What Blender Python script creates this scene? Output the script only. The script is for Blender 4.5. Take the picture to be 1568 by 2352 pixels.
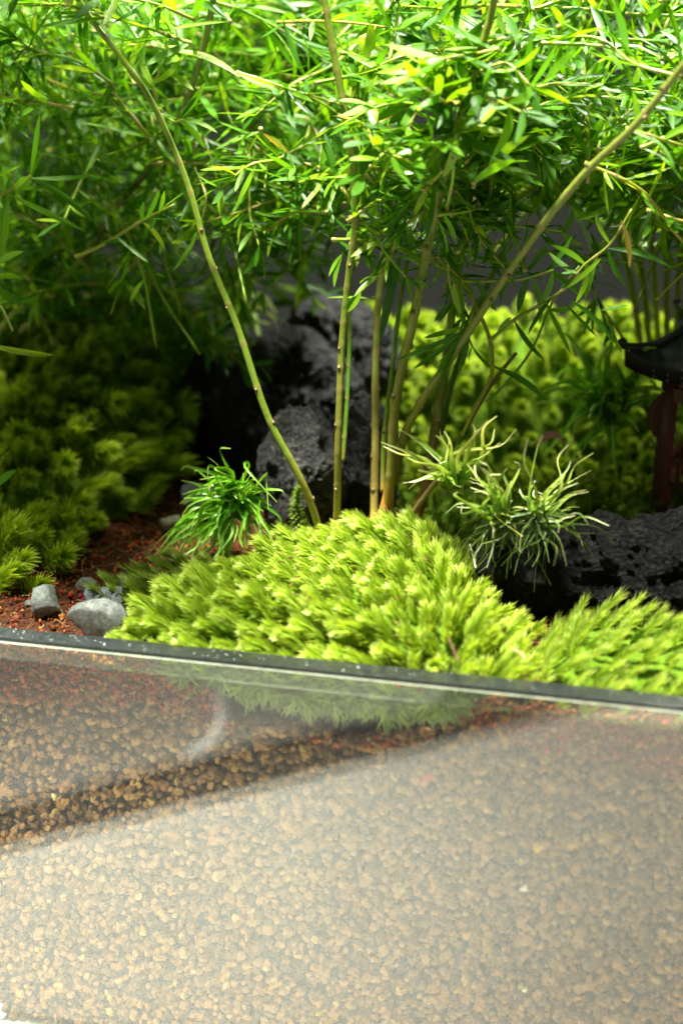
import bpy, bmesh, math, random
import numpy as np
from mathutils import Vector, Matrix, noise as mnoise
from math import sin, cos, pi, radians, sqrt

for o in list(bpy.data.objects):
    bpy.data.objects.remove(o)
S = bpy.context.scene
COL = S.collection
V = Vector

# ------------------------------------------------------------------ camera
YAW, PITCH, DIST, TANH = radians(14), radians(20), 0.5, 0.2451
H = 0.100            # height of the front pane's top edge
ZB = -0.0152          # table top
F = V((-sin(YAW) * cos(PITCH), cos(YAW) * cos(PITCH), -sin(PITCH)))
R = V((cos(YAW), sin(YAW), 0))
U = R.cross(F)


def ray(px, py):
    return F + R * ((px - 784) / 1176 * TANH) - U * ((py - 1176) / 1176 * TANH)


CAM = V((0, 0, H)) - ray(784, 1552) * DIST


def at(px, py, y):
    """the point of the place that lies at depth y behind the pane on that line of sight"""
    d = ray(px, py)
    return CAM + d * ((y - CAM.y) / d.y)


def atz(px, py, z):
    d = ray(px, py)
    return CAM + d * ((z - CAM.z) / d.z)


def proj(p):
    v = V(p) - CAM
    t = v.dot(F)
    return 784 + v.dot(R) / t / TANH * 1176, 1176 - v.dot(U) / t / TANH * 1176, t


cd = bpy.data.cameras.new('camera')
cam = bpy.data.objects.new('camera', cd)
COL.objects.link(cam)
cd.sensor_fit = 'VERTICAL'
cd.sensor_height = 36
cd.lens = 18 / TANH
cd.clip_start = 0.01
cd.clip_end = 50
cd.dof.use_dof = True
cd.dof.focus_distance = (V((0.0, 0.060, 0.112)) - CAM).dot(F)
cd.dof.aperture_fstop = 7.5
cam.location = CAM
cam.matrix_world = Matrix.Translation(CAM) @ Matrix((R, U, -F)).transposed().to_4x4()
S.camera = cam

# ------------------------------------------------------------------ world, lamps, exposure
W = bpy.data.worlds.new('World')
S.world = W
W.use_nodes = True
bg = W.node_tree.nodes['Background']
bg.inputs[0].default_value = (0.92, 1.0, 0.90, 1)
bg.inputs[1].default_value = 0.085
S.view_settings.view_transform = 'Standard'
S.view_settings.look = 'None'
S.view_settings.exposure = 0
S.view_settings.gamma = 1


def lamp(name, loc, target, power, size, color, kind='AREA', **kw):
    l = bpy.data.lights.new(name, kind)
    l.energy = power
    l.color = color
    if kind == 'AREA':
        l.shape = 'DISK'
        l.size = size
    else:
        l.shadow_soft_size = size
    for k, v in kw.items():
        setattr(l, k, v)
    o = bpy.data.objects.new(name, l)
    COL.objects.link(o)
    o.location = loc
    o.rotation_euler = (V(target) - V(loc)).to_track_quat('-Z', 'Y').to_euler()
    return o


lamp('key_lamp', (-0.20, -0.05, 1.36), (0.0, 0.08, 0.1), 86.0, 0.14, (1.0, 0.965, 0.87))
lamp('board_fill', (-0.20, -0.13, 0.60), (-0.095, -0.075, -0.01), 88.0, 0.04, (0.98, 1.0, 0.93), 'SPOT',  # added spot, brightens the board so its reflection veils the pane
     spot_size=radians(31), spot_blend=1.0)
lamp('pane_fill', (-0.12, -0.50, 0.16), (-0.01, 0.0, 0.02), 2.0, 0.05, (1.0, 0.93, 0.82), 'SPOT',  # added spot, lifts the pellets behind the front pane
     spot_size=radians(32), spot_blend=0.7)
lamp('rear_fill', (0.06, 0.34, 0.52), (-0.02, 0.14, 0.1), 32.0, 0.05, (1.0, 0.98, 0.90), 'SPOT',  # added spot, lights the rear moss and the leaves from behind
     spot_size=radians(62), spot_blend=0.8)
S.cycles.use_denoising = True
S.cycles.max_bounces = 12
S.cycles.transparent_max_bounces = 24
S.cycles.transmission_bounces = 6
S.cycles.sample_clamp_indirect = 6
S.cycles.caustics_reflective = False
S.cycles.caustics_refractive = False


# ------------------------------------------------------------------ mesh helpers
class MB:
    """collects vertices, faces and one colour per vertex for ONE mesh object"""

    def __init__(self):
        self.v, self.f, self.c = [], [], []

    def add(self, vs, fs, col=None):
        b = len(self.v)
        self.v += [tuple(p) for p in vs]
        self.f += [tuple(i + b for i in q) for q in fs]
        if col is None:
            col = (1, 1, 1)
        self.c += list(col) if isinstance(col, list) else [col] * len(vs)

    def mesh(self, name, mat, smooth=True):
        me = bpy.data.meshes.new(name)
        me.from_pydata(self.v, [], self.f)
        a = me.color_attributes.new('col', 'FLOAT_COLOR', 'POINT')
        arr = np.ones((len(self.v), 4), np.float32)
        arr[:, :3] = np.array(self.c, np.float32).reshape(-1, 3)
        a.data.foreach_set('color', arr.ravel())
        me.materials.append(mat)
        if smooth:
            me.polygons.foreach_set('use_smooth', np.ones(len(me.polygons), bool))
        me.update()
        return me

    def build(self, name, mat, parent=None, smooth=True):
        return link(name, self.mesh(name, mat, smooth), parent)


def np_mesh(name, verts, faces, mat, col=None, smooth=True):
    me = bpy.data.meshes.new(name)
    n, k = faces.shape
    me.vertices.add(len(verts))
    me.vertices.foreach_set('co', np.ascontiguousarray(verts, np.float32).ravel())
    me.loops.add(n * k)
    me.loops.foreach_set('vertex_index', np.ascontiguousarray(faces, np.int32).ravel())
    me.polygons.add(n)
    me.polygons.foreach_set('loop_start', np.arange(0, n * k, k, dtype=np.int32))
    me.polygons.foreach_set('use_smooth', np.full(n, smooth))
    if col is not None:
        a = me.color_attributes.new('col', 'FLOAT_COLOR', 'POINT')
        arr = np.ones((len(verts), 4), np.float32)
        arr[:, :3] = col
        a.data.foreach_set('color', arr.ravel())
    me.materials.append(mat)
    me.update(calc_edges=True)
    me.validate()
    return me


def link(name, me, parent=None, matrix=None):
    o = bpy.data.objects.new(name, me)
    COL.objects.link(o)
    if parent is not None:
        o.parent = parent
    if matrix is not None:
        o.matrix_local = matrix
    return o


def tag(o, label=None, cat=None, group=None, kind=None):
    for k, v in (('label', label), ('category', cat), ('group', group), ('kind', kind)):
        if v:
            o[k] = v
    return o


def empty(name, loc=(0, 0, 0)):
    o = bpy.data.objects.new(name, None)
    o.empty_display_size = 0.01
    COL.objects.link(o)
    o.location = loc
    o['_loc'] = 0
    del o['_loc']
    return o


def box(mb, a, b, col=None):
    (x0, y0, z0), (x1, y1, z1) = a, b
    vs = [(x0, y0, z0), (x1, y0, z0), (x1, y1, z0), (x0, y1, z0), (x0, y0, z1), (x1, y0, z1), (x1, y1, z1), (x0, y1, z1)]
    mb.add(vs, [(0, 3, 2, 1), (4, 5, 6, 7), (0, 1, 5, 4), (1, 2, 6, 5), (2, 3, 7, 6), (3, 0, 4, 7)], col)


def bevel_box(a, b, w, name, mat, parent=None):
    bm = bmesh.new()
    mb = MB()
    box(mb, a, b)
    vs = [bm.verts.new(p) for p in mb.v]
    for q in mb.f:
        bm.faces.new([vs[i] for i in q])
    if w:
        bmesh.ops.bevel(bm, geom=bm.edges[:], offset=w, segments=2, affect='EDGES', profile=0.6)
    me = bpy.data.meshes.new(name)
    bm.to_mesh(me)
    bm.free()
    me.materials.append(mat)
    return link(name, me, parent)


def smooth_path(pts, n=6):
    """Catmull-Rom through the points"""
    P = [V(p) for p in pts]
    if len(P) < 3:
        return [P[0].lerp(P[-1], i / n) for i in range(n + 1)]
    out = []
    Q = [P[0] * 2 - P[1]] + P + [P[-1] * 2 - P[-2]]
    for i in range(1, len(Q) - 2):
        a, b, c, d = Q[i - 1:i + 3]
        for k in range(n):
            t = k / n
            out.append(0.5 * ((2 * b) + (c - a) * t + (2 * a - 5 * b + 4 * c - d) * t * t + (3 * b - a - 3 * c + d) * t ** 3))
    out.append(P[-1])
    return out


def frames(path):
    n = len(path)
    T = [(path[min(i + 1, n - 1)] - path[max(i - 1, 0)]).normalized() for i in range(n)]
    nrm = T[0].orthogonal().normalized()
    out = []
    for t in T:
        nrm = (nrm - t * nrm.dot(t))
        nrm = nrm.normalized() if nrm.length > 1e-9 else t.orthogonal().normalized()
        out.append((t, nrm, t.cross(nrm)))
    return out


def tube(mb, path, rad, col, sides=8, cap=True):
    """rad(t), col(t, k) over t in 0..1"""
    n = len(path)
    fr = frames(path)
    vs, cs, fs = [], [], []
    for i, p in enumerate(path):
        t = i / (n - 1)
        r = rad(t) if callable(rad) else rad
        _, a, b = fr[i]
        for k in range(sides):
            an = 2 * pi * k / sides
            vs.append(p + (a * cos(an) + b * sin(an)) * r)
            cs.append(col(t, k) if callable(col) else col)
    for i in range(n - 1):
        for k in range(sides):
            k2 = (k + 1) % sides
            fs.append((i * sides + k, i * sides + k2, (i + 1) * sides + k2, (i + 1) * sides + k))
    if cap:
        fs.append(tuple(range(sides - 1, -1, -1)))
        fs.append(tuple((n - 1) * sides + k for k in range(sides)))
    mb.add(vs, fs, cs)


def ribbon(mb, path, width, col, nrm0, fold=0.25, twist=0.0):
    """a folded blade along path: three columns, width(t), col(t)"""
    n = len(path)
    vs, cs, fs = [], [], []
    for i, p in enumerate(path):
        t = i / (n - 1)
        T = (path[min(i + 1, n - 1)] - path[max(i - 1, 0)]).normalized()
        side = T.cross(nrm0)
        side = side.normalized() if side.length > 1e-6 else T.orthogonal().normalized()
        up = side.cross(T)
        if twist:
            a = twist * t
            side, up = side * cos(a) + up * sin(a), up * cos(a) - side * sin(a)
        w = width(t)
        vs += [p - side * w + up * w * fold, p, p + side * w + up * w * fold]
        c = col(t) if callable(col) else col
        cs += [c, c, c]
    for i in range(n - 1):
        a = i * 3
        fs += [(a, a + 1, a + 4, a + 3), (a + 1, a + 2, a + 5, a + 4)]
    mb.add(vs, fs, cs)


def lerp(a, b, t):
    return tuple(x + (y - x) * t for x, y in zip(a, b))


def sstep(a, b, x):
    t = min(1, max(0, (x - a) / (b - a)))
    return t * t * (3 - 2 * t)


def inpoly(x, y, poly):
    c = False
    j = len(poly) - 1
    for i in range(len(poly)):
        xi, yi = poly[i]
        xj, yj = poly[j]
        if (yi > y) != (yj > y) and x < (xj - xi) * (y - yi) / (yj - yi) + xi:
            c = not c
        j = i
    return c


def polydist(x, y, poly):
    best = 1e9
    for i in range(len(poly)):
        ax, ay = poly[i - 1]
        bx, by = poly[i]
        dx, dy = bx - ax, by - ay
        t = max(0, min(1, ((x - ax) * dx + (y - ay) * dy) / (dx * dx + dy * dy + 1e-12)))
        best = min(best, math.hypot(x - ax - dx * t, y - ay - dy * t))
    return best


def interp(pts, x):
    return float(np.interp(x, [p[0] for p in pts], [p[1] for p in pts]))


# ------------------------------------------------------------------ materials
def mat(name):
    m = bpy.data.materials.new(name)
    m.use_nodes = True
    nt = m.node_tree
    for n in list(nt.nodes):
        nt.nodes.remove(n)
    out = nt.nodes.new('ShaderNodeOutputMaterial')
    return m, nt, out


def N(nt, t, **kw):
    n = nt.nodes.new(t)
    for k, v in kw.items():
        if k[0] == '_':
            setattr(n, k[1:], v)
        else:
            n.inputs[k.replace('__', ' ')].default_value = v
    return n


def L(nt, a, ao, b, bi):
    nt.links.new(a.outputs[ao], b.inputs[bi])


def math_(nt, op, a=None, b=None, va=None, vb=None):
    n = N(nt, 'ShaderNodeMath', _operation=op)
    if a is not None:
        nt.links.new(a, n.inputs[0])
    if va is not None:
        n.inputs[0].default_value = va
    if b is not None:
        nt.links.new(b, n.inputs[1])
    if vb is not None:
        n.inputs[1].default_value = vb
    return n.outputs[0]


def mixc(nt, fac, a, b, mode='MIX'):
    n = N(nt, 'ShaderNodeMix', _data_type='RGBA', _blend_type=mode)
    for sock, v in ((n.inputs[0], fac), (n.inputs[6], a), (n.inputs[7], b)):
        if hasattr(v, 'links'):
            nt.links.new(v, sock)
        else:
            sock.default_value = v if isinstance(v, (int, float)) else (*v, 1) if len(v) == 3 else v
    return n.outputs[2]


def ramp(nt, fac, stops):
    n = N(nt, 'ShaderNodeValToRGB')
    e = n.color_ramp.elements
    while len(e) < len(stops):
        e.new(0.5)
    for el, (p, c) in zip(e, stops):
        el.position = p
        el.color = (*c, 1)
    nt.links.new(fac, n.inputs[0])
    return n.outputs[0]


def noise_tex(nt, scale, detail=3, rough=0.6):
    tc = N(nt, 'ShaderNodeTexCoord')
    n = N(nt, 'ShaderNodeTexNoise', Scale=scale, Detail=detail, Roughness=rough)
    L(nt, tc, 'Object', n, 'Vector')
    return n


def bump(nt, height, dist, strength=1.0):
    b = N(nt, 'ShaderNodeBump', Strength=strength, Distance=dist)
    nt.links.new(height, b.inputs['Height'])
    return b.outputs[0]


def leafy(name, use_attr, ramp_stops, trans_tint, trans=0.4, rough=0.35, spec=0.5, vary=0.25, nscale=400):
    """a thin green blade: gloss on top, light through it"""
    m, nt, out = mat(name)
    oi = N(nt, 'ShaderNodeObjectInfo')
    ge = N(nt, 'ShaderNodeNewGeometry')
    rnd = math_(nt, 'FRACT', math_(nt, 'ADD', oi.outputs['Random'], ge.outputs['Random Per Island']))
    if use_attr:
        at_ = N(nt, 'ShaderNodeAttribute', _attribute_name='col')
        c = at_.outputs['Color']
        v = math_(nt, 'MULTIPLY_ADD', rnd, vb=vary)
        v.node.inputs[2].default_value = 1 - vary / 2
        hs = N(nt, 'ShaderNodeHueSaturation')
        nt.links.new(c, hs.inputs['Color'])
        nt.links.new(v, hs.inputs['Value'])
        c = hs.outputs[0]
    else:
        c = ramp(nt, rnd, ramp_stops)
    nz = noise_tex(nt, nscale, 2)
    c2 = mixc(nt, 0.35, c, ramp(nt, nz.outputs[0], [(0.3, (0.6, 0.6, 0.6)), (0.7, (1.35, 1.35, 1.35))]), 'MULTIPLY')
    p = N(nt, 'ShaderNodeBsdfPrincipled', Roughness=rough)
    p.inputs['Specular IOR Level'].default_value = spec
    nt.links.new(c2, p.inputs['Base Color'])
    nt.links.new(bump(nt, nz.outputs[0], 0.0001, 0.4), p.inputs['Normal'])
    t = N(nt, 'ShaderNodeBsdfTranslucent')
    nt.links.new(mixc(nt, 1.0, c2, trans_tint, 'MULTIPLY'), t.inputs[0])
    mx = N(nt, 'ShaderNodeMixShader')
    mx.inputs[0].default_value = trans
    L(nt, p, 0, mx, 1)
    L(nt, t, 0, mx, 2)
    L(nt, mx, 0, out, 0)
    return m


M = {}
M['leaf'] = leafy('fern_leaf', False, [(0.0, (0.035, 0.13, 0.005)), (0.45, (0.07, 0.225, 0.007)), (0.8, (0.15, 0.35, 0.010)), (0.95, (0.20, 0.40, 0.012)), (1.0, (0.28, 0.45, 0.02))],
                  (1.75, 1.5, 0.35), 0.42, 0.38, 0.42, nscale=300)
M['young'] = leafy('young_leaf', False, [(0.0, (0.22, 0.42, 0.02)), (1.0, (0.32, 0.48, 0.02))], (1.4, 1.3, 0.6), 0.45, 0.35)
M['dry'] = leafy('dry_leaf', False, [(0.0, (0.40, 0.30, 0.05)), (1.0, (0.42, 0.36, 0.05))], (1.2, 1.0, 0.6), 0.3, 0.6)
M['moss'] = leafy('moss_blade', True, None, (1.4, 1.3, 0.7), 0.44, 0.42, 0.4, 0.35, 500)
M['wisp'] = leafy('wisp_blade', True, None, (1.3, 1.2, 0.8), 0.35, 0.35, 0.5, 0.35, 500)


def attr_mat(name, rough=0.6, spec=0.3, nscale=600, bdist=0.0002, amount=0.5, bstr=0.6):
    m, nt, out = mat(name)
    a = N(nt, 'ShaderNodeAttribute', _attribute_name='col')
    nz = noise_tex(nt, nscale, 5, 0.65)
    c = mixc(nt, amount, a.outputs['Color'], ramp(nt, nz.outputs[0], [(0.3, (0.45, 0.45, 0.45)), (0.7, (1.5, 1.5, 1.5))]), 'MULTIPLY')
    p = N(nt, 'ShaderNodeBsdfPrincipled', Roughness=rough)
    p.inputs['Specular IOR Level'].default_value = spec
    nt.links.new(c, p.inputs['Base Color'])
    nt.links.new(bump(nt, nz.outputs[0], bdist, bstr), p.inputs['Normal'])
    L(nt, p, 0, out, 0)
    return m


M['stem'] = attr_mat('fern_stem', 0.42, 0.4, 900, 0.0001, 0.35, 0.4)
M['crumb'] = attr_mat('red_soil_crumb', 0.9, 0.15, 1500, 0.0003, 0.7)
M['fibre'] = attr_mat('coir_fibre', 0.8, 0.2, 900)
M['paint'] = attr_mat('pagoda_paint', 0.45, 0.4, 500, 0.0001, 0.35, 0.4)


def island_mat(name, stops, rough=0.9, nscale=900, bdist=0.0004, amount=0.6):
    m, nt, out = mat(name)
    ge = N(nt, 'ShaderNodeNewGeometry')
    c = ramp(nt, ge.outputs['Random Per Island'], stops)
    nz = noise_tex(nt, nscale, 6, 0.7)
    n2 = noise_tex(nt, 350, 2, 0.5)
    c = mixc(nt, amount, c, ramp(nt, nz.outputs[0], [(0.3, (0.38, 0.36, 0.33)), (0.7, (1.5, 1.45, 1.4))]), 'MULTIPLY')
    c = mixc(nt, math_(nt, 'MULTIPLY', ramp(nt, n2.outputs[0], [(0.55, (0, 0, 0)), (0.7, (1, 1, 1))]), vb=0.35), c, (0.42, 0.16, 0.04))
    p = N(nt, 'ShaderNodeBsdfPrincipled', Roughness=rough)
    p.inputs['Specular IOR Level'].default_value = 0.15
    nt.links.new(c, p.inputs['Base Color'])
    nt.links.new(bump(nt, nz.outputs[0], bdist, 0.8), p.inputs['Normal'])
    L(nt, p, 0, out, 0)
    return m


M['pellet'] = island_mat('clay_pellet', [(0.0, (0.10, 0.06, 0.025)), (0.3, (0.21, 0.115, 0.042)), (0.7, (0.30, 0.16, 0.052)), (0.92, (0.37, 0.21, 0.08)), (1.0, (0.42, 0.28, 0.08))])


def simple_noise(name, c1, c2, scale, rough=0.7, spec=0.3, bdist=0.0005, detail=6, bstr=0.8, lo=0.35, hi=0.65):
    m, nt, out = mat(name)
    nz = noise_tex(nt, scale, detail, 0.65)
    c = ramp(nt, nz.outputs[0], [(lo, c1), (hi, c2)])
    p = N(nt, 'ShaderNodeBsdfPrincipled', Roughness=rough)
    p.inputs['Specular IOR Level'].default_value = spec
    nt.links.new(c, p.inputs['Base Color'])
    if bdist:
        nt.links.new(bump(nt, nz.outputs[0], bdist, bstr), p.inputs['Normal'])
    L(nt, p, 0, out, 0)
    return m


M['soil'] = simple_noise('dark_red_soil', (0.035, 0.016, 0.009), (0.11, 0.04, 0.018), 500, 0.95, 0.1, 0.001)
M['subsoil'] = simple_noise('dark_subsoil', (0.03, 0.022, 0.014), (0.07, 0.048, 0.03), 400, 0.95, 0.1, 0.001)
M['mossbase'] = simple_noise('moss_base', (0.07, 0.14, 0.008), (0.14, 0.25, 0.014), 500, 0.9, 0.1, 0.001)
M['backdrop'] = simple_noise('grey_backdrop', (0.0165, 0.0185, 0.0160), (0.020, 0.0222, 0.0195), 30, 0.9, 0.1, 0)
M['table'] = simple_noise('dark_table', (0.045, 0.05, 0.045), (0.06, 0.062, 0.055), 40, 0.7, 0.2, 0)
M['white'] = simple_noise('pale_board', (0.50, 0.505, 0.44), (0.55, 0.555, 0.48), 25, 0.7, 0.2, 0)
M['greyboard'] = simple_noise('grey_board', (0.20, 0.20, 0.175), (0.23, 0.23, 0.20), 25, 0.7, 0.2, 0)
M['chip'] = simple_noise('white_scrap', (0.82, 0.83, 0.83), (0.92, 0.92, 0.92), 300, 0.35, 0.5, 0.0002)
M['rim'] = simple_noise('dark_rim', (0.009, 0.012, 0.012), (0.028, 0.033, 0.031), 700, 0.32, 0.5, 0.00008, 5)


def lava_mat(name, k):
    m, nt, out = mat(name)
    tc = N(nt, 'ShaderNodeTexCoord')
    nz = noise_tex(nt, 260, 8, 0.72)
    vo = N(nt, 'ShaderNodeTexVoronoi', Scale=650.0)
    L(nt, tc, 'Object', vo, 'Vector')
    c = ramp(nt, nz.outputs[0], [(0.40, (0.004, 0.0043, 0.0045)), (0.56, (0.020, 0.0205, 0.020)), (0.74, (0.10, 0.101, 0.096))])
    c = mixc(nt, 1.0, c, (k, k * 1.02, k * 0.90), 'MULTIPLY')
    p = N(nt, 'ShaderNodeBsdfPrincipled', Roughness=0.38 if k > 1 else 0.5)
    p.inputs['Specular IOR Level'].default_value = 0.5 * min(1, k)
    nt.links.new(c, p.inputs['Base Color'])
    h = math_(nt, 'ADD', math_(nt, 'MULTIPLY', vo.outputs['Distance'], vb=0.6), math_(nt, 'MULTIPLY', nz.outputs[0], vb=2.0))
    nt.links.new(bump(nt, h, 0.0022, 1.0), p.inputs['Normal'])
    L(nt, p, 0, out, 0)
    return m


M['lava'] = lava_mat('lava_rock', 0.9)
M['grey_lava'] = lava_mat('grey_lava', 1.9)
M['shaded_lava'] = lava_mat('shaded_lava', 0.3)  # same lava, colour darkened to stand for shade at the right


def stone_mat(name, c1, c2, c3):
    m, nt, out = mat(name)
    nz = noise_tex(nt, 420, 8, 0.7)
    n2 = noise_tex(nt, 1500, 2, 0.5)
    c = ramp(nt, nz.outputs[0], [(0.28, c1), (0.5, c2), (0.72, c3)])
    c = mixc(nt, 0.5, c, ramp(nt, n2.outputs[0], [(0.35, (0.5, 0.5, 0.5)), (0.65, (1.4, 1.4, 1.4))]), 'MULTIPLY')
    p = N(nt, 'ShaderNodeBsdfPrincipled', Roughness=0.8)
    p.inputs['Specular IOR Level'].default_value = 0.25
    nt.links.new(c, p.inputs['Base Color'])
    nt.links.new(bump(nt, nz.outputs[0], 0.0006, 0.8), p.inputs['Normal'])
    L(nt, p, 0, out, 0)
    return m


M['pale_stone'] = stone_mat('pale_stone', (0.05, 0.058, 0.048), (0.16, 0.17, 0.148), (0.29, 0.295, 0.26))
M['grey_stone'] = stone_mat('grey_stone', (0.08, 0.095, 0.08), (0.18, 0.20, 0.175), (0.30, 0.31, 0.27))
M['blue_stone'] = stone_mat('blue_stone', (0.07, 0.085, 0.09), (0.14, 0.165, 0.17), (0.24, 0.26, 0.26))
M['warm_stone'] = stone_mat('warm_stone', (0.13, 0.12, 0.07), (0.25, 0.24, 0.16), (0.36, 0.35, 0.26))


def glass_mat(name, tint, rough, glare_arc=False, haze=0.0, ior=1.5):
    """thin clear pane: see-through, mirror by Fresnel, a little dirt; optionally a curved reflection painted on it"""
    m, nt, out = mat(name)
    tr = N(nt, 'ShaderNodeBsdfTransparent')
    tr.inputs[0].default_value = (*tint, 1)
    gl = N(nt, 'ShaderNodeBsdfGlossy', Roughness=rough)
    gl.inputs[0].default_value = (1, 1, 1, 1)
    fr = N(nt, 'ShaderNodeFresnel')
    ge = N(nt, 'ShaderNodeNewGeometry')
    nt.links.new(math_(nt, 'MULTIPLY_ADD', ge.outputs['Backfacing'], vb=1 / ior - ior), fr.inputs['IOR'])
    fr.inputs['IOR'].links[0].from_node.inputs[2].default_value = ior
    mx = N(nt, 'ShaderNodeMixShader')
    L(nt, fr, 0, mx, 0)
    L(nt, tr, 0, mx, 1)
    L(nt, gl, 0, mx, 2)
    last = mx
    if glare_arc or haze:
        df = N(nt, 'ShaderNodeBsdfDiffuse')
        df.inputs[0].default_value = (0.8, 0.82, 0.82, 1)
        mx2 = N(nt, 'ShaderNodeMixShader')
        tc = N(nt, 'ShaderNodeTexCoord')
        spk = N(nt, 'ShaderNodeTexNoise', Scale=2200.0, Detail=2.0)
        L(nt, tc, 'Object', spk, 'Vector')
        dust = math_(nt, 'MULTIPLY', ramp(nt, spk.outputs[0], [(0.70, (0, 0, 0)), (0.78, (1, 1, 1))]), vb=0.10)
        big = N(nt, 'ShaderNodeTexNoise', Scale=45.0, Detail=4.0)
        L(nt, tc, 'Object', big, 'Vector')
        film = math_(nt, 'MULTIPLY', ramp(nt, big.outputs[0], [(0.35, (0.35, 0.35, 0.35)), (0.7, (1, 1, 1))]), vb=haze)
        fac = math_(nt, 'ADD', dust, film)
        if glare_arc:  # painted reflection: a pale arc mixed into the glass colour
            c = at(385, 1625, 0)
            sp = N(nt, 'ShaderNodeSeparateXYZ')
            L(nt, tc, 'Object', sp, 0)
            dx = math_(nt, 'SUBTRACT', sp.outputs[0], vb=c.x)
            dz = math_(nt, 'SUBTRACT', sp.outputs[2], vb=c.z)
            r = math_(nt, 'SQRT', math_(nt, 'ADD', math_(nt, 'MULTIPLY', dx, dx), math_(nt, 'MULTIPLY', dz, dz)))
            g = math_(nt, 'DIVIDE', math_(nt, 'ABSOLUTE', math_(nt, 'SUBTRACT', r, vb=0.0132)), vb=0.0016)
            ring = math_(nt, 'EXPONENT', math_(nt, 'MULTIPLY', math_(nt, 'MULTIPLY', g, g), vb=-1.0))
            side = math_(nt, 'MULTIPLY', math_(nt, 'ADD', dx, vb=-0.001), vb=180.0)
            side.node.use_clamp = True
            low = math_(nt, 'MULTIPLY', math_(nt, 'ADD', math_(nt, 'MULTIPLY', dz, vb=-1.0), vb=0.010), vb=70.0)
            low.node.use_clamp = True
            ring = math_(nt, 'MULTIPLY', math_(nt, 'MULTIPLY', ring, side), math_(nt, 'MULTIPLY', low, vb=0.13))
            fac = math_(nt, 'ADD', fac, ring)
        nt.links.new(fac, mx2.inputs[0])
        L(nt, mx, 0, mx2, 1)
        L(nt, df, 0, mx2, 2)
        last = mx2
    L(nt, last, 0, out, 0)
    return m


M['glass'] = glass_mat('clear_glass', (0.985, 0.992, 0.985), 0.0)
M['front_glass'] = glass_mat('front_glass', (0.98, 0.99, 0.98), 0.004, True, 0.006, 1.60)
M['strip'] = glass_mat('edge_glass', (0.93, 0.96, 0.90), 0.03, False, 0.03)
M['edge'] = simple_noise('pale_glass_edge', (0.16, 0.18, 0.13), (0.28, 0.3, 0.22), 300, 0.3, 0.5, 0)

# ------------------------------------------------------------------ setting: table, added reflection boards, backdrop
SW, BACK = 0.175, 0.27


def slab(name, poly, z0, z1, m, kind='structure'):
    mb = MB()
    n = len(poly)
    mb.add([(x, y, z1) for x, y in poly] + [(x, y, z0) for x, y in poly],
           [tuple(range(n)), tuple(range(2 * n - 1, n - 1, -1))] + [(i, i + n, (i + 1) % n + n, (i + 1) % n) for i in range(n)])
    return tag(mb.build(name, m, None, False), kind=kind)


slab('table', [(-1.2, -1.3), (1.2, -1.3), (1.2, 0.6), (-1.2, 0.6)], ZB - 0.03, ZB - 0.003, M['table'])
# added to be mirrored in the pane: pale slant-edged board, dark gap, grey board


def mirrored(px, py):
    """where the table's picture in the front pane, seen on that line of sight, really lies"""
    p, d = at(px, py, 0), ray(px, py)
    d = V((d.x, -d.y, d.z))
    q = p + d * ((ZB - p.z) / d.z)
    return V((q.x, q.y))


e0, e1 = mirrored(0, 1970), mirrored(1100, 1700)
g0, g1, g2 = mirrored(0, 1862), mirrored(600, 1712), mirrored(1000, 1625)
slab('reflector_board', [tuple(e0 + (e0 - e1)), tuple(e0), tuple(e1), tuple(e1 + (e1 - e0) * 0.6), (0.5, -0.3), (0.5, 0.31), (-0.45, 0.31)], ZB - 0.003, ZB, M['white'])
slab('reflector_board', [tuple(g2 + V((0.02, -0.5))), tuple(g2), tuple(g1), tuple(g0), tuple(g0 + (g0 - g1)), (-0.7, -0.1), (-0.7, -0.9)], ZB - 0.003, ZB - 0.0005, M['greyboard'])
slab('backdrop', [(-1.2, 0.40), (1.2, 0.40), (1.2, 0.43), (-1.2, 0.43)], ZB, 1.0, M['backdrop'])

# ------------------------------------------------------------------ the tank
tank = empty('glass_tank', (0, 0, ZB))
tag(tank, 'open clear glass terrarium tank with dark front rim filled with clay pellets', 'terrarium tank')
off = V((0, 0, -ZB))


def tankpart(name, a, b, m, w=0.0):
    o = bevel_box(a, b, w, name, m, tank)
    o.location = off
    return o


tankpart('front_pane', (-SW, 0, ZB + 0.0002), (SW, 0.005, H - 0.0006), M['front_glass'])
tankpart('rim', (-SW, 0.0002, H - 0.0004), (SW, 0.0064, H + 0.0008), M['rim'], 0.0002)
tankpart('edge_strip', (-SW, -0.0009, H - 0.0040), (SW, -0.0003, H - 0.0003), M['strip'], 0.0)
tankpart('edge_line', (-SW, -0.0010, H - 0.00028), (SW, -0.0001, H - 0.00008), M['edge'], 0.0001)
tankpart('edge_line', (-SW, -0.0011, H - 0.0043), (SW, -0.0002, H - 0.0041), M['strip'], 0.0001)
tankpart('side_pane', (-SW - 0.005, 0.0005, ZB + 0.002), (-SW - 0.0002, BACK, H), M['glass'])
tankpart('side_pane', (SW + 0.0002, 0.0005, ZB + 0.002), (SW + 0.005, BACK, H), M['glass'])
tankpart('back_pane', (-SW, BACK - 0.005, ZB + 0.002), (SW, BACK, H), M['glass'])
tankpart('base', (-SW - 0.005, 0.0053, ZB + 0.0001), (SW + 0.005, BACK, ZB + 0.0018), M['glass'])

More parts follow.
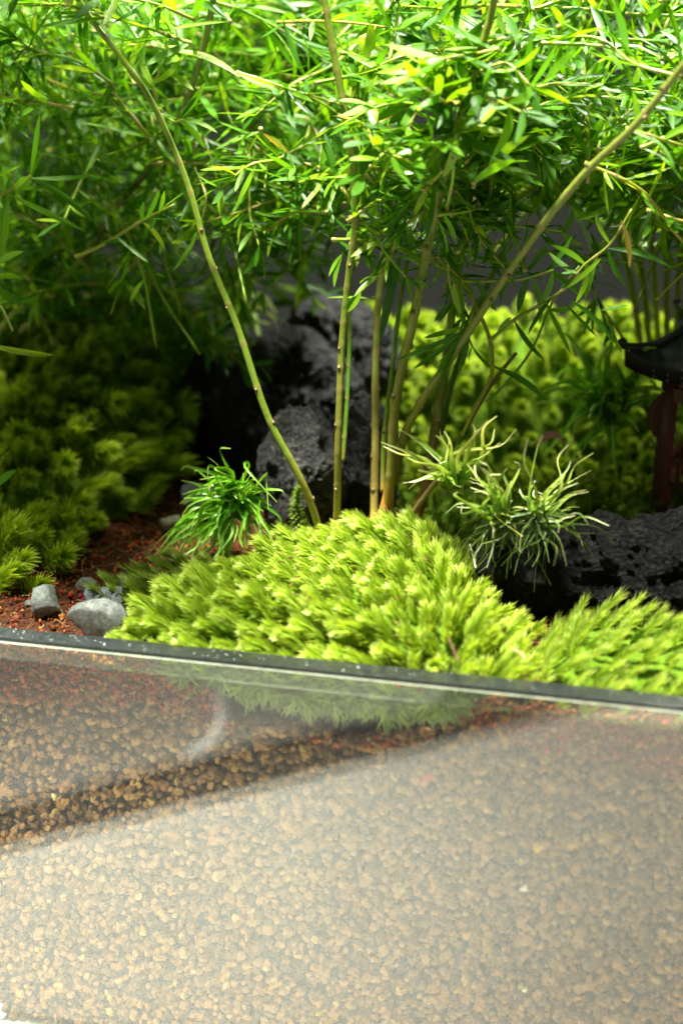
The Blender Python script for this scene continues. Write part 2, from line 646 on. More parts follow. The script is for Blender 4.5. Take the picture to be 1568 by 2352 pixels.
rng = random.Random(7)
mb = MB()      # dust specks lying on the rim
for i in range(110):
    x = rng.uniform(-0.1, 0.1)
    y = rng.uniform(0.0006, 0.0061)
    r = rng.uniform(0.00004, 0.0001) * (2.2 if rng.random() < 0.06 else 1)
    z = H + 0.00081
    mb.add([(x - r, y - r, z), (x + r * 1.4, y - r, z), (x + r, y + r, z), (x - r, y + r * 0.7, z), (x, y, z + r)], [(0, 1, 4), (1, 2, 4), (2, 3, 4), (3, 0, 4)])
tag(mb.build('dust', M['chip'], None), kind='stuff')


# ------------------------------------------------------------------ soil
def soil_z(x, y):
    return H - 0.0035 + 0.10 * max(0, y - 0.05) * 0.12 + 0.0015 * mnoise.noise((x * 60, y * 60, 0.3)) - 0.004 * math.exp(-((x + 0.083) ** 2 / 0.0004 + (y - 0.03) ** 2 / 0.001)) * 0


nx, ny = 150, 110
xs = np.linspace(-SW + 0.0005, SW - 0.0005, nx)
ys = np.linspace(0.0125, BACK - 0.006, ny)
vs = []
for y in ys:
    for x in xs:
        vs.append((x, y, soil_z(x, y) - 0.0012 + 0.0009 * mnoise.noise((x * 500, y * 500, 2))))
fs = [(j * nx + i, j * nx + i + 1, (j + 1) * nx + i + 1, (j + 1) * nx + i) for j in range(ny - 1) for i in range(nx - 1)]
tag(link('soil', np_mesh('soil', np.array(vs), np.array(fs), M['soil'])), kind='structure')
mb = MB()
box(mb, (-SW + 0.0004, 0.0126, ZB + 0.002), (SW - 0.0004, BACK - 0.006, H - 0.0075))
tag(mb.build('subsoil', M['subsoil'], None, False), kind='structure')


def ico(sub):
    bm = bmesh.new()
    bmesh.ops.create_icosphere(bm, subdivisions=sub, radius=1)
    v = np.array([p.co[:] for p in bm.verts])
    f = np.array([[q.index for q in p.verts] for p in bm.faces])
    bm.free()
    return v, f


def lumps(rs, sub, count, spread):
    v, f = ico(sub)
    out = []
    for i in range(count):
        off_ = V((rs.uniform(-50, 50), rs.uniform(-50, 50), rs.uniform(-50, 50)))
        k = np.array([1 + spread * mnoise.noise(V(p) * 1.3 + off_) + spread * 0.5 * mnoise.noise(V(p) * 3.1 + off_) for p in v])
        out.append(v * k[:, None] * np.array([1, rs.uniform(0.7, 1), rs.uniform(0.62, 1)]))
    return out, f


def scatter(name, rs, protos, f, pts, rads, m, col=None, ymin=None, smooth=True):
    n = len(pts)
    nv = len(protos[0])
    allv = np.empty((n, nv, 3))
    for i in range(n):
        q = rs.choice(protos)
        a, b, c = rs.uniform(0, 6.28), rs.uniform(0, 6.28), rs.uniform(0, 6.28)
        Rm = np.array((Matrix.Rotation(a, 3, 'X') @ Matrix.Rotation(b, 3, 'Y') @ Matrix.Rotation(c, 3, 'Z')))
        allv[i] = (q @ Rm.T) * rads[i] + pts[i]
    if ymin is not None:
        allv[:, :, 1] = np.maximum(allv[:, :, 1], ymin + 0.12 * (allv[:, :, 1] - ymin) * (allv[:, :, 1] < ymin) * -0 + 0)
    faces = (f[None] + (np.arange(n) * nv)[:, None, None]).reshape(-1, 3)
    cc = None
    if col is not None:
        cc = np.repeat(np.array(col), nv, axis=0)
    o = link(name, np_mesh(name, allv.reshape(-1, 3), faces, m, cc, smooth))
    return tag(o, kind='stuff')


# level where the pellets end under the red soil, in the pane's own metres
PTOP = [(at(px, py, 0.006).x, at(px, py, 0.006).z) for px, py in
        [(-400, 1575), (0, 1590), (180, 1590), (350, 1592), (440, 1640), (520, 1650), (650, 1672), (800, 1690), (960, 1690), (1060, 1655), (1150, 1668), (1280, 1705), (1400, 1722), (1568, 1765), (1900, 1800)]]
rs = random.Random(11)
protos, icf = lumps(rs, 3, 14, 0.34)
protos2, icf2 = lumps(rs, 2, 24, 0.62)
pts, rads = [], []
X0, X1 = -0.112, 0.108
for layer in range(2):
    st = 0.0024 if layer == 0 else 0.0024
    row = 0
    z = ZB + 0.0012
    while z < 0.10:
        x = X0 + (row % 2) * st / 2
        while x < X1:
            xx, zz = x + rs.gauss(0, 0.00062), z + rs.gauss(0, 0.00062)
            if zz < interp(PTOP, xx) + 0.0012 * mnoise.noise((xx * 300, 0, 1)) and rs.random() < (0.9, 1)[layer]:
                rd = min(0.0021, max(0.0008, rs.lognormvariate(math.log(0.00106), 0.30)))
                pts.append((xx, (0.0053 + rd * rs.uniform(0.88, 1.5)) if layer == 0 else rs.uniform(0.0092, 0.0108), zz))
                rads.append(rd)
            x += st
        z += st * 0.84
        row += 1
scatter('clay_pellets', rs, protos2, icf2, np.array(pts), rads, M['pellet'], ymin=0.0053, smooth=False)


gp, gr = [], []
for i in range(4500):
    x, z = rs.uniform(X0, X1), rs.uniform(ZB + 0.001, 0.097)
    if z < interp(PTOP, x):
        gp.append((x, rs.uniform(0.0056, 0.0085), z))
        gr.append(min(0.0007, rs.lognormvariate(math.log(0.00027), 0.5)))
gprot, gf = lumps(rs, 1, 12, 0.5)
scatter('fine_clay_grit', rs, gprot, gf, np.array(gp), gr, M['pellet'], ymin=0.0053)


# red soil crumbs: on the ground and in the bank of soil behind the glass
def red(rs):
    return [x * rs.uniform(0.5, 1.25) for x in rs.choice([(0.36, 0.075, 0.028), (0.28, 0.05, 0.022), (0.40, 0.11, 0.035), (0.14, 0.035, 0.02), (0.44, 0.19, 0.06)])]


cprot, cf = lumps(rs, 1, 12, 0.5)
pts, rads, cols = [], [], []
for i in range(21000):
    x, y = rs.uniform(-0.15, 0.12), rs.uniform(0.0065, 0.2) ** 1.0
    if y > 0.10 and rs.random() < 0.5:
        continue
    pts.append((x, y, soil_z(x, y) - 0.0006 + rs.uniform(-0.0004, 0.0005)))
    rads.append(min(0.0016, rs.lognormvariate(math.log(0.00036), 0.5)))
    cols.append(red(rs))
STOP = [(at(px, py, 0.006).x, at(px, py, 0.006).z) for px, py in
        [(-400, 1470), (0, 1478), (110, 1500), (200, 1512), (230, 1528), (262, 1535), (300, 1512), (345, 1520), (390, 1570), (418, 1585), (440, 1566), (490, 1575), (510, 1650), (560, 1700), (1070, 1700), (1090, 1612), (1150, 1606), (1180, 1625), (1300, 1640), (1568, 1668), (1900, 1700)]]
for i in range(26000):
    x = rs.uniform(X0, X1)
    zt, zb = interp(STOP, x), interp(PTOP, x) - 0.003
    if zt <= zb:
        continue
    z = rs.uniform(zb, zt)
    if rs.random() > (zt - zb) / 0.014:
        continue
    pts.append((x, rs.uniform(0.0057, 0.0120), z))
    rads.append(min(0.0014, rs.lognormvariate(math.log(0.00046), 0.42)))
    cols.append(red(rs))
scatter('red_soil_crumbs', rs, cprot, cf, np.array(pts), rads, M['crumb'], cols, ymin=0.0053)

mb = MB()
for i in range(420):
    if rs.random() < 0.55:
        x = rs.choice([rs.uniform(-0.1, -0.04), rs.uniform(0.03, 0.09)])
        zt = interp(STOP, x)
        p = V((x, rs.uniform(0.0055, 0.0075), zt - abs(rs.gauss(0, 0.004))))
        d = V((rs.gauss(0, 1), 0, rs.gauss(0, 0.5))).normalized()
    else:
        x, y = rs.uniform(-0.12, -0.04), rs.uniform(0.008, 0.10)
        p = V((x, y, soil_z(x, y) + 0.0008))
        d = V((rs.gauss(0, 1), rs.gauss(0, 1), rs.gauss(0, 0.3))).normalized()
    ln = rs.uniform(0.002, 0.007)
    q = d.orthogonal()
    q.y *= 0.1
    path = smooth_path([p, p + d * ln * 0.5 + q * rs.gauss(0, 0.1) * ln, p + d * ln], 3)
    tube(mb, path, rs.uniform(0.00005, 0.00011), lerp((0.30, 0.14, 0.06), (0.55, 0.40, 0.2), rs.random()), 4)
tag(mb.build('coir_fibres', M['fibre']), kind='stuff')


# ------------------------------------------------------------------ moss
def moss_blade(mb, base, d0, bend, ln, w, cols, segs=3, side=None):
    """one tapering leaf that leaves base along d0 and curves by bend"""
    T = d0.normalized()
    side = side if side is not None else T.cross(V((0.31, 0.22, 0.93)))
    side = side.normalized() if side.length > 1e-4 else T.orthogonal().normalized()
    vs, cs = [], []
    p = base.copy()
    for i in range(segs + 1):
        t = i / segs
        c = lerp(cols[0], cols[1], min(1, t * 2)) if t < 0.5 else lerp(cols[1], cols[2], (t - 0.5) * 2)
        if i == segs:
            vs.append(p)
            cs.append(c)
        else:
            ww = w * (1 - 0.62 * t)
            vs += [p - side * ww, p + side * ww]
            cs += [c, c]
        T = (T + bend / segs).normalized()
        p = p + T * (ln / segs)
    fs = [(i * 2, i * 2 + 1, i * 2 + 3, i * 2 + 2) for i in range(segs - 1)] + [(2 * segs - 2, 2 * segs - 1, 2 * segs)]
    mb.add(vs, fs, cs)


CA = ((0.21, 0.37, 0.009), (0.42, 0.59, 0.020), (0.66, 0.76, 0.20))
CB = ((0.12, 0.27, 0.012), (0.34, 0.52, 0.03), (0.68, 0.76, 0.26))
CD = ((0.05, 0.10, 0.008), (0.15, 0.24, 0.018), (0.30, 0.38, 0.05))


def cushion_tuft(seed, n=100, spread=0.62, cols=CA, lean=0.95):
    """pincushion moss: a dense comb of leaves from one point, tips swept along +x"""
    r = random.Random(seed)
    mb = MB()
    for i in range(n):
        a = r.uniform(0, 2 * pi)
        th = spread * sqrt(r.random())
        d = V((sin(th) * cos(a), sin(th) * sin(a), cos(th)))
        b = V((cos(a), sin(a), 0)) * 0.0013 * sqrt(r.random())
        b.z = -0.001
        bend = V((lean, 0, -0.10)) + V((cos(a), sin(a), 0)) * 0.30 + V((r.gauss(0, 0.1), r.gauss(0, 0.1), r.gauss(0, 0.08)))
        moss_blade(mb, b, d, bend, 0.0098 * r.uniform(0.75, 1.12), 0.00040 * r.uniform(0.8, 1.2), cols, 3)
    return mb.mesh('moss_tuft', M['moss'])


def feather_tuft(seed, n=190, cols=CB, ln=0.010, bl=0.0042):
    """fork moss: leaves standing off a short leaning shoot like a bottle brush"""
    r = random.Random(seed)
    mb = MB()
    ax = V((0.35, 0, 0.94)).normalized()
    for i in range(n):
        t = (i + r.random()) / n
        p = ax * (ln * t) + V((0.0016 * t * t, 0, 0)) - V((0, 0, 0.001))
        a = i * 2.4 + r.uniform(-0.4, 0.4)
        th = 0.95 - 0.70 * t + r.gauss(0, 0.1)
        e = V((0, 1, 0)) * cos(a) + V((0.94, 0, -0.35)) * sin(a)
        d = (ax + V((0.35 * t, 0, -0.1 * t))).normalized() * cos(th) + e * sin(th)
        moss_blade(mb, p, d, ax * 0.35 + V((r.gauss(0, 0.1), r.gauss(0, 0.1), 0)), bl * r.uniform(0.75, 1.2) * (0.8 + 0.4 * t), 0.00018 * r.uniform(0.8, 1.2),
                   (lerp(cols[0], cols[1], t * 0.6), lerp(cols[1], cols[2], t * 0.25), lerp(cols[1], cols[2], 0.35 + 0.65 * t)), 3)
    return mb.mesh('moss_tuft', M['moss'])




def plump_tuft(seed, n=270, cols=CA, ln=0.0080, bl=0.0036, w=0.00027, lean=0.55):
    """pincushion moss: a thick soft shoot bending over along +x, closely set with short broad leaves"""
    r = random.Random(seed)
    mb = MB()
    for i in range(n):
        t = ((i + r.random()) / n) ** 0.8
        ang = lean * (0.25 + 0.75 * t)
        ax = V((sin(ang), 0, cos(ang)))
        p = V((0.5 * lean * t * t * ln, 0, ln * t * (1 - 0.12 * lean * t))) - V((0, 0, 0.0015))
        a = i * 2.39996 + r.uniform(-0.3, 0.3)
        e = V((0, 1, 0)) * cos(a) + V((ax.z, 0, -ax.x)) * sin(a)
        th = 0.50 - 0.22 * t + r.gauss(0, 0.08)
        d = ax * cos(th) + e * sin(th)
        k = 0.55 + 0.45 * t
        c0, c1, c2 = cols
        moss_blade(mb, p + e * 0.0011 * (1 - 0.5 * t), d, e * 0.22 + ax * 0.1 + V((0.25, 0, -0.05)) + V((r.gauss(0, 0.08), r.gauss(0, 0.08), r.gauss(0, 0.08))), bl * r.uniform(0.8, 1.15), w * r.uniform(0.8, 1.2),
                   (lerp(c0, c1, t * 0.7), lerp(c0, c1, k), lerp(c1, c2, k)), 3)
    return mb.mesh('moss_tuft', M['moss'])


TA = [plump_tuft(100 + i, lean=0.35 + 0.12 * (i % 4)) for i in range(8)]
CM = ((0.20, 0.35, 0.010), (0.44, 0.60, 0.02), (0.64, 0.74, 0.15))
TAD = [plump_tuft(150 + i, 170, CM, 0.0085, 0.0048, 0.00034, 0.6) for i in range(5)]
TB = [feather_tuft(200 + i) for i in range(6)]
TS = [feather_tuft(250 + i, 70, CD, 0.0055, 0.003) for i in range(4)]


def cushion(name, label, poly, zfun, meshes, spacing, lean, seed, size=(0.85, 1.15), tilt=0.5, nmax=298, group='moss cushions on the soil', cat='moss', base=True, keep=None):
    """a mossy mound: a base and its tufts, each a part; lean(x, y) -> direction the tips sweep"""
    r = random.Random(seed)
    cx = sum(p[0] for p in poly) / len(poly)
    cy = sum(p[1] for p in poly) / len(poly)
    root = empty(name, (cx, cy, zfun(cx, cy) - 0.012))
    tag(root, label, cat, group)
    inv = V((-cx, -cy, -(zfun(cx, cy) - 0.012)))
    x0, x1 = min(p[0] for p in poly), max(p[0] for p in poly)
    y0, y1 = min(p[1] for p in poly), max(p[1] for p in poly)
    if base:
        n = 46
        idx, vs, fs = {}, [], []
        for j in range(n + 1):
            for i in range(n + 1):
                x, y = x0 + (x1 - x0) * i / n, y0 + (y1 - y0) * j / n
                if inpoly(x, y, poly):
                    idx[i, j] = len(vs)
                    vs.append(V((x, y, zfun(x, y) - 0.0015 + 0.0008 * mnoise.noise((x * 400, y * 400, 5)))) + inv)
        for (i, j), a in idx.items():
            q = [idx.get(k) for k in ((i, j), (i + 1, j), (i + 1, j + 1), (i, j + 1))]
            if None not in q:
                fs.append(tuple(q))
        mb = MB()
        mb.add(vs, fs)
        mb.build('moss_base', M['mossbase'], root)
    pl = []
    tries = 0
    while tries < 9000 and len(pl) < nmax:
        tries += 1
        x, y = r.uniform(x0, x1), r.uniform(y0, y1)
        if not inpoly(x, y, poly) or (keep and not keep(x, y)):
            continue
        z = zfun(x, y)
        if any((x - a) ** 2 + (y - b) ** 2 + (z - c) ** 2 < spacing ** 2 for a, b, c in pl):
            continue
        pl.append((x, y, z))
    e = 0.001
    for x, y, z in pl:
        nrm = V((zfun(x - e, y) - zfun(x + e, y), zfun(x, y - e) - zfun(x, y + e), 2 * e)).normalized()
        ld = V((*lean(x, y), 0))
        up = (nrm + V((0, 0, 0.5)) + ld * tilt + V((r.gauss(0, 0.12), r.gauss(0, 0.12), 0))).normalized()
        xa = ld + V((r.gauss(0, 0.25), r.gauss(0, 0.25), 0))
        xa = xa - up * xa.dot(up)
        xa = xa.normalized() if xa.length > 1e-4 else up.orthogonal().normalized()
        ya = up.cross(xa)
        s = r.uniform(*size)
        m4 = Matrix((xa * s * r.uniform(0.9, 1.15), ya * s * r.uniform(0.9, 1.15), up * s)).transposed().to_4x4()
        m4.translation = V((x, y, z)) + inv
        link('moss_tuft', r.choice(meshes), root, m4)
    return root


# front mound, pressed against the pane
fm = [tuple(atz(px, py, H + 0.001)[:2]) for px, py in ((300, 1400), (370, 1345), (450, 1330), (640, 1260), (760, 1240), (900, 1230), (1010, 1240), (1090, 1290), (1130, 1390), (1195, 1430))]
fm = [(x, max(y, 0.009)) for x, y in fm]
fm = [(at(285, 1475, 0.008).x, 0.0085)] + fm + [(at(1185, 1560, 0.008).x, 0.0085)]


def fz(x, y):
    d = polydist(x, y, fm)
    df = max(0, y - 0.006)
    return H - 0.0075 + 0.0115 * sstep(0, 0.016, d if y > 0.02 else min(d + 0.003, 0.02)) + 0.0045 * math.exp(-((x - 0.005) ** 2 + (y - 0.055) ** 2) / 0.0007) + 0.0012 * mnoise.noise((x * 130, y * 130, 0)) + 0.001


def flean(x, y):
    t = sstep(-0.01, 0.035, x)
    return (-1.25 + 1.6 * t, 0.10 + 0.45 * t)


cushion('moss_cushion', 'bright lime pincushion moss mound at the centre pressed against the front glass', fm, fz, TA, 0.0043, flean, 31, (0.72, 1.2), 0.65)

# right front moss
rm = [(at(1175, 1575, 0.008).x, 0.0085), tuple(atz(1195, 1500, H)[:2]), tuple(atz(1235, 1425, H)[:2]), tuple(atz(1330, 1385, H)[:2]), tuple(atz(1560, 1400, H)[:2]), (0.108, 0.055), (0.108, 0.0085)]


def rz(x, y):
    d = polydist(x, y, rm)
    return H - 0.0075 + 0.0085 * sstep(0, 0.014, d) + 0.0014 * mnoise.noise((x * 130, y * 130, 3))


cushion('moss_cushion', 'feathery yellow green moss patch in the right front corner below the dark rock', rm, rz, TB, 0.0047, lambda x, y: (0.75, 0.25), 32, (0.55, 0.95), 0.5)

# left bank
lm = [tuple(atz(px, py, H - 0.002)[:2]) for px, py in ((-150, 1400), (-20, 1350), (70, 1330), (150, 1290), (175, 1215), (260, 1185), (340, 1175), (400, 1110), (430, 1060))] + [(-0.078, 0.19), (-0.10, 0.215), (-0.17, 0.215), (-0.17, 0.07)]


def lz(x, y):
    d = polydist(x, y, lm)
    rampz = 0.006 + 0.036 * sstep(0.06, 0.19, y)
    return H - 0.005 + min(rampz, 0.036) * sstep(0, 0.022, d) + 0.012 * math.exp(-((x + 0.090) ** 2 + (y - 0.14) ** 2) / 0.0006) + 0.005 * mnoise.noise((x * 55, y * 55, 8))


cushion('moss_bank', 'large dark olive moss bank on the left behind the grey pebbles', lm, lz, TAD, 0.0068, lambda x, y: (0.55, -0.45), 33, (1.0, 1.55), 0.5)

# back right bank and the low dark moss before it
bm_ = [(-0.030, 0.150), (0.02, 0.142), (0.06, 0.145), (0.075, 0.16), (0.075, 0.215), (-0.045, 0.215), (-0.045, 0.17)]


def bz(x, y):
    return H - 0.004 + 0.036 * sstep(0.135, 0.210, y) + 0.007 * mnoise.noise((x * 48, y * 48, 4)) - 0.010 * sstep(0.03, -0.04, x) * 0.3


cushion('moss_bank', 'sunlit yellow green moss bank behind the stems left of the pagoda', bm_, bz, TA, 0.0062, lambda x, y: (0.2, -0.7), 34, (0.95, 1.4), 0.5)
pm = [(-0.012, 0.098), (0.02, 0.092), (0.05, 0.096), (0.075, 0.10), (0.075, 0.150), (-0.02, 0.150)]


def pz(x, y):
    d = polydist(x, y, pm)
    return H - 0.003 + 0.004 * sstep(0, 0.02, d) + 0.06 * max(0, y - 0.10) + 0.0015 * mnoise.noise((x * 110, y * 110, 4))


cushion('moss_carpet', 'low dark green moss carpet between the fern stems and the pagoda', pm, pz, TS, 0.0042, lambda x, y: (0.2, -0.4), 35, (0.8, 1.25), 0.35)
# small moss behind the left stem foot and the tuft seen at the lower left edge
sm_ = [(at(300, 1360, 0.05).x, 0.034), (at(345, 1360, 0.05).x, 0.034), (-0.042, 0.055), (-0.05, 0.064), (-0.061, 0.062)]
cushion('moss_cushion', 'small dark fringe of moss trailing over the red soil left of the lime mound', sm_, lambda x, y: H - 0.0015, TS, 0.0036, lambda x, y: (-0.9, -0.1), 36, (0.9, 1.3), 0.6)

# litter caught in the moss
mb = MB()
r = random.Random(88)
for i in range(70):
    px, py = r.uniform(380, 1130), r.uniform(1290, 1520)
    p = atz(px, py, H + 0.009)
    if not inpoly(p.x, p.y, fm):
        continue
    p.z = fz(p.x, p.y) + 0.0075
    d = V((r.gauss(0, 1), r.gauss(0, 1), r.gauss(0, 0.6))).normalized()
    tube(mb, [p, p + d * r.uniform(0.0004, 0.0016)], r.uniform(0.00010, 0.00022), lerp((0.10, 0.04, 0.02), (0.34, 0.2, 0.09), r.random()), 5)
tag(mb.build('moss_litter', M['fibre']), kind='stuff')
for lab, pts_, rad_, c_ in (('thin dark brown twig stuck upright in the lime moss near its right end', [(1030, 1465), (1040, 1490), (1052, 1520)], 0.00022, (0.16, 0.08, 0.05)),
                            ('curved white root fibre at the back right edge of the lime moss', [(1078, 1250), (1085, 1275), (1092, 1305)], 0.00025, (0.6, 0.58, 0.48)),
                            ('short tan stalk lying where the lime moss meets the right moss patch', [(1175, 1490), (1195, 1500), (1205, 1512)], 0.00022, (0.5, 0.4, 0.22))):
    mb = MB()
    q_ = [at(px, py, atz(px, py, H + 0.010).y) for px, py in pts_]
    tube(mb, smooth_path(q_, 4), rad_, c_, 6)
    tag(mb.build('dry_stalk', M['fibre']), lab, 'stalk')

# leafy moss sprig beside the left stem
spr = empty('moss_sprig', at(690, 1215, 0.083))
tag(spr, 'small upright moss shoot growing behind the foot of the left fern stem', 'moss sprig')
r = random.Random(5)
mb = MB()
for i in range(150):
    t = i / 150
    a = i * 2.4
    c = V((-0.001 * sin(t * 3), 0, 0.0125 * t))
    d = V((cos(a), sin(a), 0.3 + 0.7 * t))
    moss_blade(mb, c, d, V((0, 0, -0.5 + r.gauss(0, 0.2))), 0.0030 * (1.15 - 0.6 * t), 0.00042, ((0.10, 0.2, 0.01), (0.22, 0.38, 0.02), (0.42, 0.56, 0.1)), 3)
mb.build('shoot', M['moss'], spr)

# moss leaves splayed against the inside of the pane
pan = empty('pressed_moss', (0, 0.006, H - 0.008))
tag(pan, 'pale moss leaves splayed flat against the inside of the front glass', 'moss')
PC = ((0.20, 0.30, 0.06), (0.34, 0.46, 0.10), (0.48, 0.58, 0.2))
pressed = []
for s in range(6):
    r = random.Random(400 + s)
    mb = MB()
    for i in range(34):
        a = r.uniform(-pi * 0.15, pi * 1.15) + pi
        d = V((cos(a), r.uniform(-0.12, 0.10), sin(a)))
        q_ = r.uniform(0.35, 1.15)
        moss_blade(mb, V((r.gauss(0, 0.0006), r.uniform(0, 0.0008), r.gauss(0, 0.0006))), d, V((r.gauss(0, 0.4), 0, r.gauss(0, 0.4))), r.uniform(0.004, 0.0085), 0.00035, [tuple(v * q_ for v in c_) for c_ in PC], 4, V((-d.z, 0, d.x)))
    pressed.append(mb.mesh('moss_rosette', M['moss']))
r = random.Random(77)
for i in range(85):
    px = r.uniform(350, 1090)
    lo = interp([(350, 1560), (450, 1580), (560, 1600), (700, 1640), (880, 1660), (1000, 1650), (1060, 1620), (1090, 1600)], px)
    top = 1495 + (px - 300) * 0.098 + 25
    p = at(px, r.uniform(top, max(top + 5, lo - 25)), 0.0064)
    m4 = Matrix.Rotation(r.uniform(-0.9, 0.9), 4, 'Y')
    m4.translation = p - V((0, 0.006, H - 0.008)) + V((0, r.uniform(-0.0004, 0.0022), 0))
    link('moss_rosette', r.choice(pressed), pan, m4)
for i in range(16):
    px = r.uniform(1110, 1568) if i % 2 else r.uniform(235, 300)
    p = at(px, 1500 + (px - 0) * 0.103 + 18, 0.0064)
    m4 = Matrix.Scale(0.55, 4) @ Matrix.Rotation(r.uniform(-0.6, 0.6), 4, 'Y')
    m4.translation = p - V((0, 0.006, H - 0.008)) + V((0, r.uniform(-0.0003, 0.0015), 0))
    link('moss_rosette', r.choice(pressed), pan, m4)


# ------------------------------------------------------------------ long-leaved moss tufts (wisps)
def wisp(name, label, root_p, blades, cols, seed, curl=0.3, w=0.00045, cat='moss tuft', group='long-leaved moss tufts'):
    """blades: (tip point or None, start offset); each blade is a part"""
    r = random.Random(seed)
    root = empty(name, root_p)
    tag(root, label, cat, group)
    for tip, arch, ww, c in blades:
        a = V((r.gauss(0, 0.0012), r.gauss(0, 0.0012), r.uniform(-0.001, 0.002)))
        b = tip - root_p
        ln = (b - a).length
        mid1 = a.lerp(b, 0.35) + V((r.gauss(0, 0.09), r.gauss(0, 0.1), r.gauss(0, 0.05))) * ln + V((0, 0, arch * ln))
        mid2 = a.lerp(b, 0.72) + V((r.gauss(0, curl * 0.2), r.gauss(0, curl * 0.2), r.gauss(0, curl * 0.15) + arch * 0.8)) * ln
        path = smooth_path([a, mid1, mid2, b], 4)
        mb = MB()
        col = [lerp(x, tuple(v * r.uniform(0.8, 1.1) for v in x), 1) for x in c]
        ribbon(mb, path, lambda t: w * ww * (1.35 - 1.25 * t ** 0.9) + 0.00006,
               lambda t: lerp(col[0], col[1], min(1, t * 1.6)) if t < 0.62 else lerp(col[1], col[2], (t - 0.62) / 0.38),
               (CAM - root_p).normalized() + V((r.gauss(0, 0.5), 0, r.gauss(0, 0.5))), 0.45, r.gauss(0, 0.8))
        mb.build('blade', M['wisp'], root)
    return root


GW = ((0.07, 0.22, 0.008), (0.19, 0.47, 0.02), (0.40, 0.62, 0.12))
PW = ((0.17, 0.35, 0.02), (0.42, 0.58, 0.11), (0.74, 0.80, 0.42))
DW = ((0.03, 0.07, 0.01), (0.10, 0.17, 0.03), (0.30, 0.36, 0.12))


def tips(lst, y, r, arch, w, c, jy=0.006):
    return [(at(px, py, y + r.gauss(0, jy)), arch, w, c) for px, py in lst]


r = random.Random(9)
P0 = at(545, 1165, 0.078)
bl = tips([(478, 1050), (530, 1030)], 0.070, r, 0.12, 1.0, GW)
for i in range(135):
    a = r.uniform(-0.15, 1.05)
    px = interp([(-0.15, 625), (0, 600), (0.35, 540), (0.6, 480), (0.8, 420), (1.05, 370)], a) + r.gauss(0, 22)
    py = interp([(-0.15, 1120), (0, 1240), (0.35, 1255), (0.6, 1280), (0.8, 1270), (1.05, 1300)], a) + r.gauss(0, 25)
    if r.random() < 0.3:
        px, py = r.uniform(410, 620), r.uniform(1080, 1160)
    bl.append((at(px, py, 0.070 + r.gauss(0, 0.006)), r.uniform(0.10, 0.34), r.uniform(0.8, 1.4), GW))
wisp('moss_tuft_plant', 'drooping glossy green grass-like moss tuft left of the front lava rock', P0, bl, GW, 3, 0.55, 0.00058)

PR = at(1040, 1105, 0.060)
bl = tips([(875, 1015), (915, 985), (880, 1025), (925, 1110), (1000, 1000), (1010, 985), (1020, 990), (1120, 965), (1140, 955), (1135, 985), (1185, 985), (1085, 975), (935, 1050), (985, 1090), (1060, 1120), (960, 1080)], 0.055, r, 0.08, 1.5, PW)
for i in range(14):
    bl.append((at(1040 + r.gauss(0, 55), 1050 + r.gauss(0, 30), 0.055 + r.gauss(0, 0.006)), 0.05, 1.3, PW))
wisp('moss_tuft_plant', 'pale star shaped moss tuft leaning left against the bases of the fern stems', PR, bl, PW, 4, 0.3, 0.00042)
PR = at(1150, 1195, 0.052)
bl = tips([(1090, 1068), (1100, 1060), (1120, 1075), (1108, 1075), (1165, 1075), (1150, 1090), (1180, 1060), (1050, 1130), (1060, 1160), (1130, 1235), (1200, 1170), (1195, 1230), (1048, 1165), (1080, 1120)], 0.048, r, 0.10, 1.35, PW)
for i in range(16):
    bl.append((at(1145 + r.gauss(0, 45), 1140 + r.gauss(0, 45), 0.05 + r.gauss(0, 0.005)), 0.1, 1.2, PW))
for i in range(34):
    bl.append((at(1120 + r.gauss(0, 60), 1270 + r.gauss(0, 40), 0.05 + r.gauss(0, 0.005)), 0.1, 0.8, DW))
wisp('moss_tuft_plant', 'pale moss tuft with short curled tips right of the stem cluster', PR, bl, PW, 5, 0.6, 0.00038)
PR = at(1235, 1190, 0.052)
bl = tips([(1212, 1005), (1245, 1000), (1235, 1130), (1305, 1020), (1310, 1060), (1362, 1040), (1350, 1130), (1345, 1125), (1300, 1080), (1280, 1100), (1330, 1165), (1320, 1185), (1310, 1170)], 0.050, r, 0.05, 1.1, PW)
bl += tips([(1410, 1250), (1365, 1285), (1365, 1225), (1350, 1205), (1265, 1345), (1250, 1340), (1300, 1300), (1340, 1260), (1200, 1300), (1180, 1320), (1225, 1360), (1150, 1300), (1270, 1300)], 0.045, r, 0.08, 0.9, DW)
for i in range(16):
    bl.append((at(1240 + r.gauss(0, 50), 1130 + r.gauss(0, 40), 0.05 + r.gauss(0, 0.005)), 0.1, 1.0, PW))
for i in range(40):
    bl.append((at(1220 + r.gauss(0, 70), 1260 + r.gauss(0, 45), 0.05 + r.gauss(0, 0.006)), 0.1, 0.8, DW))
wisp('moss_tuft_plant', 'wispy moss tuft with tall thin upright tips beside the right lava rock', PR, bl, PW, 6, 0.4, 0.00034)
PR = at(470, 860, 0.165)
bl = []
for i in range(90):
    bl.append((at(430 + r.gauss(0, 90), 790 + r.gauss(0, 60), 0.16 + r.gauss(0, 0.01)), r.uniform(0.1, 0.5), r.uniform(1, 1.8), GW))
wisp('moss_tuft_plant', 'blurred green grassy moss tuft behind the rear lava rock on the left', PR, bl, GW, 8, 0.3, 0.0006)
PR = at(530, 745, 0.17)
bl = [(at(545 + r.gauss(0, 50), 705 + r.gauss(0, 40), 0.158 + r.gauss(0, 0.006)), r.uniform(0.1, 0.5), r.uniform(1, 1.8), PW) for i in range(50)]
wisp('moss_tuft_plant', 'bright curly moss tuft just behind the long left fern stem', PR, bl, PW, 12, 0.5, 0.0007)
PR = at(1400, 960, 0.135)
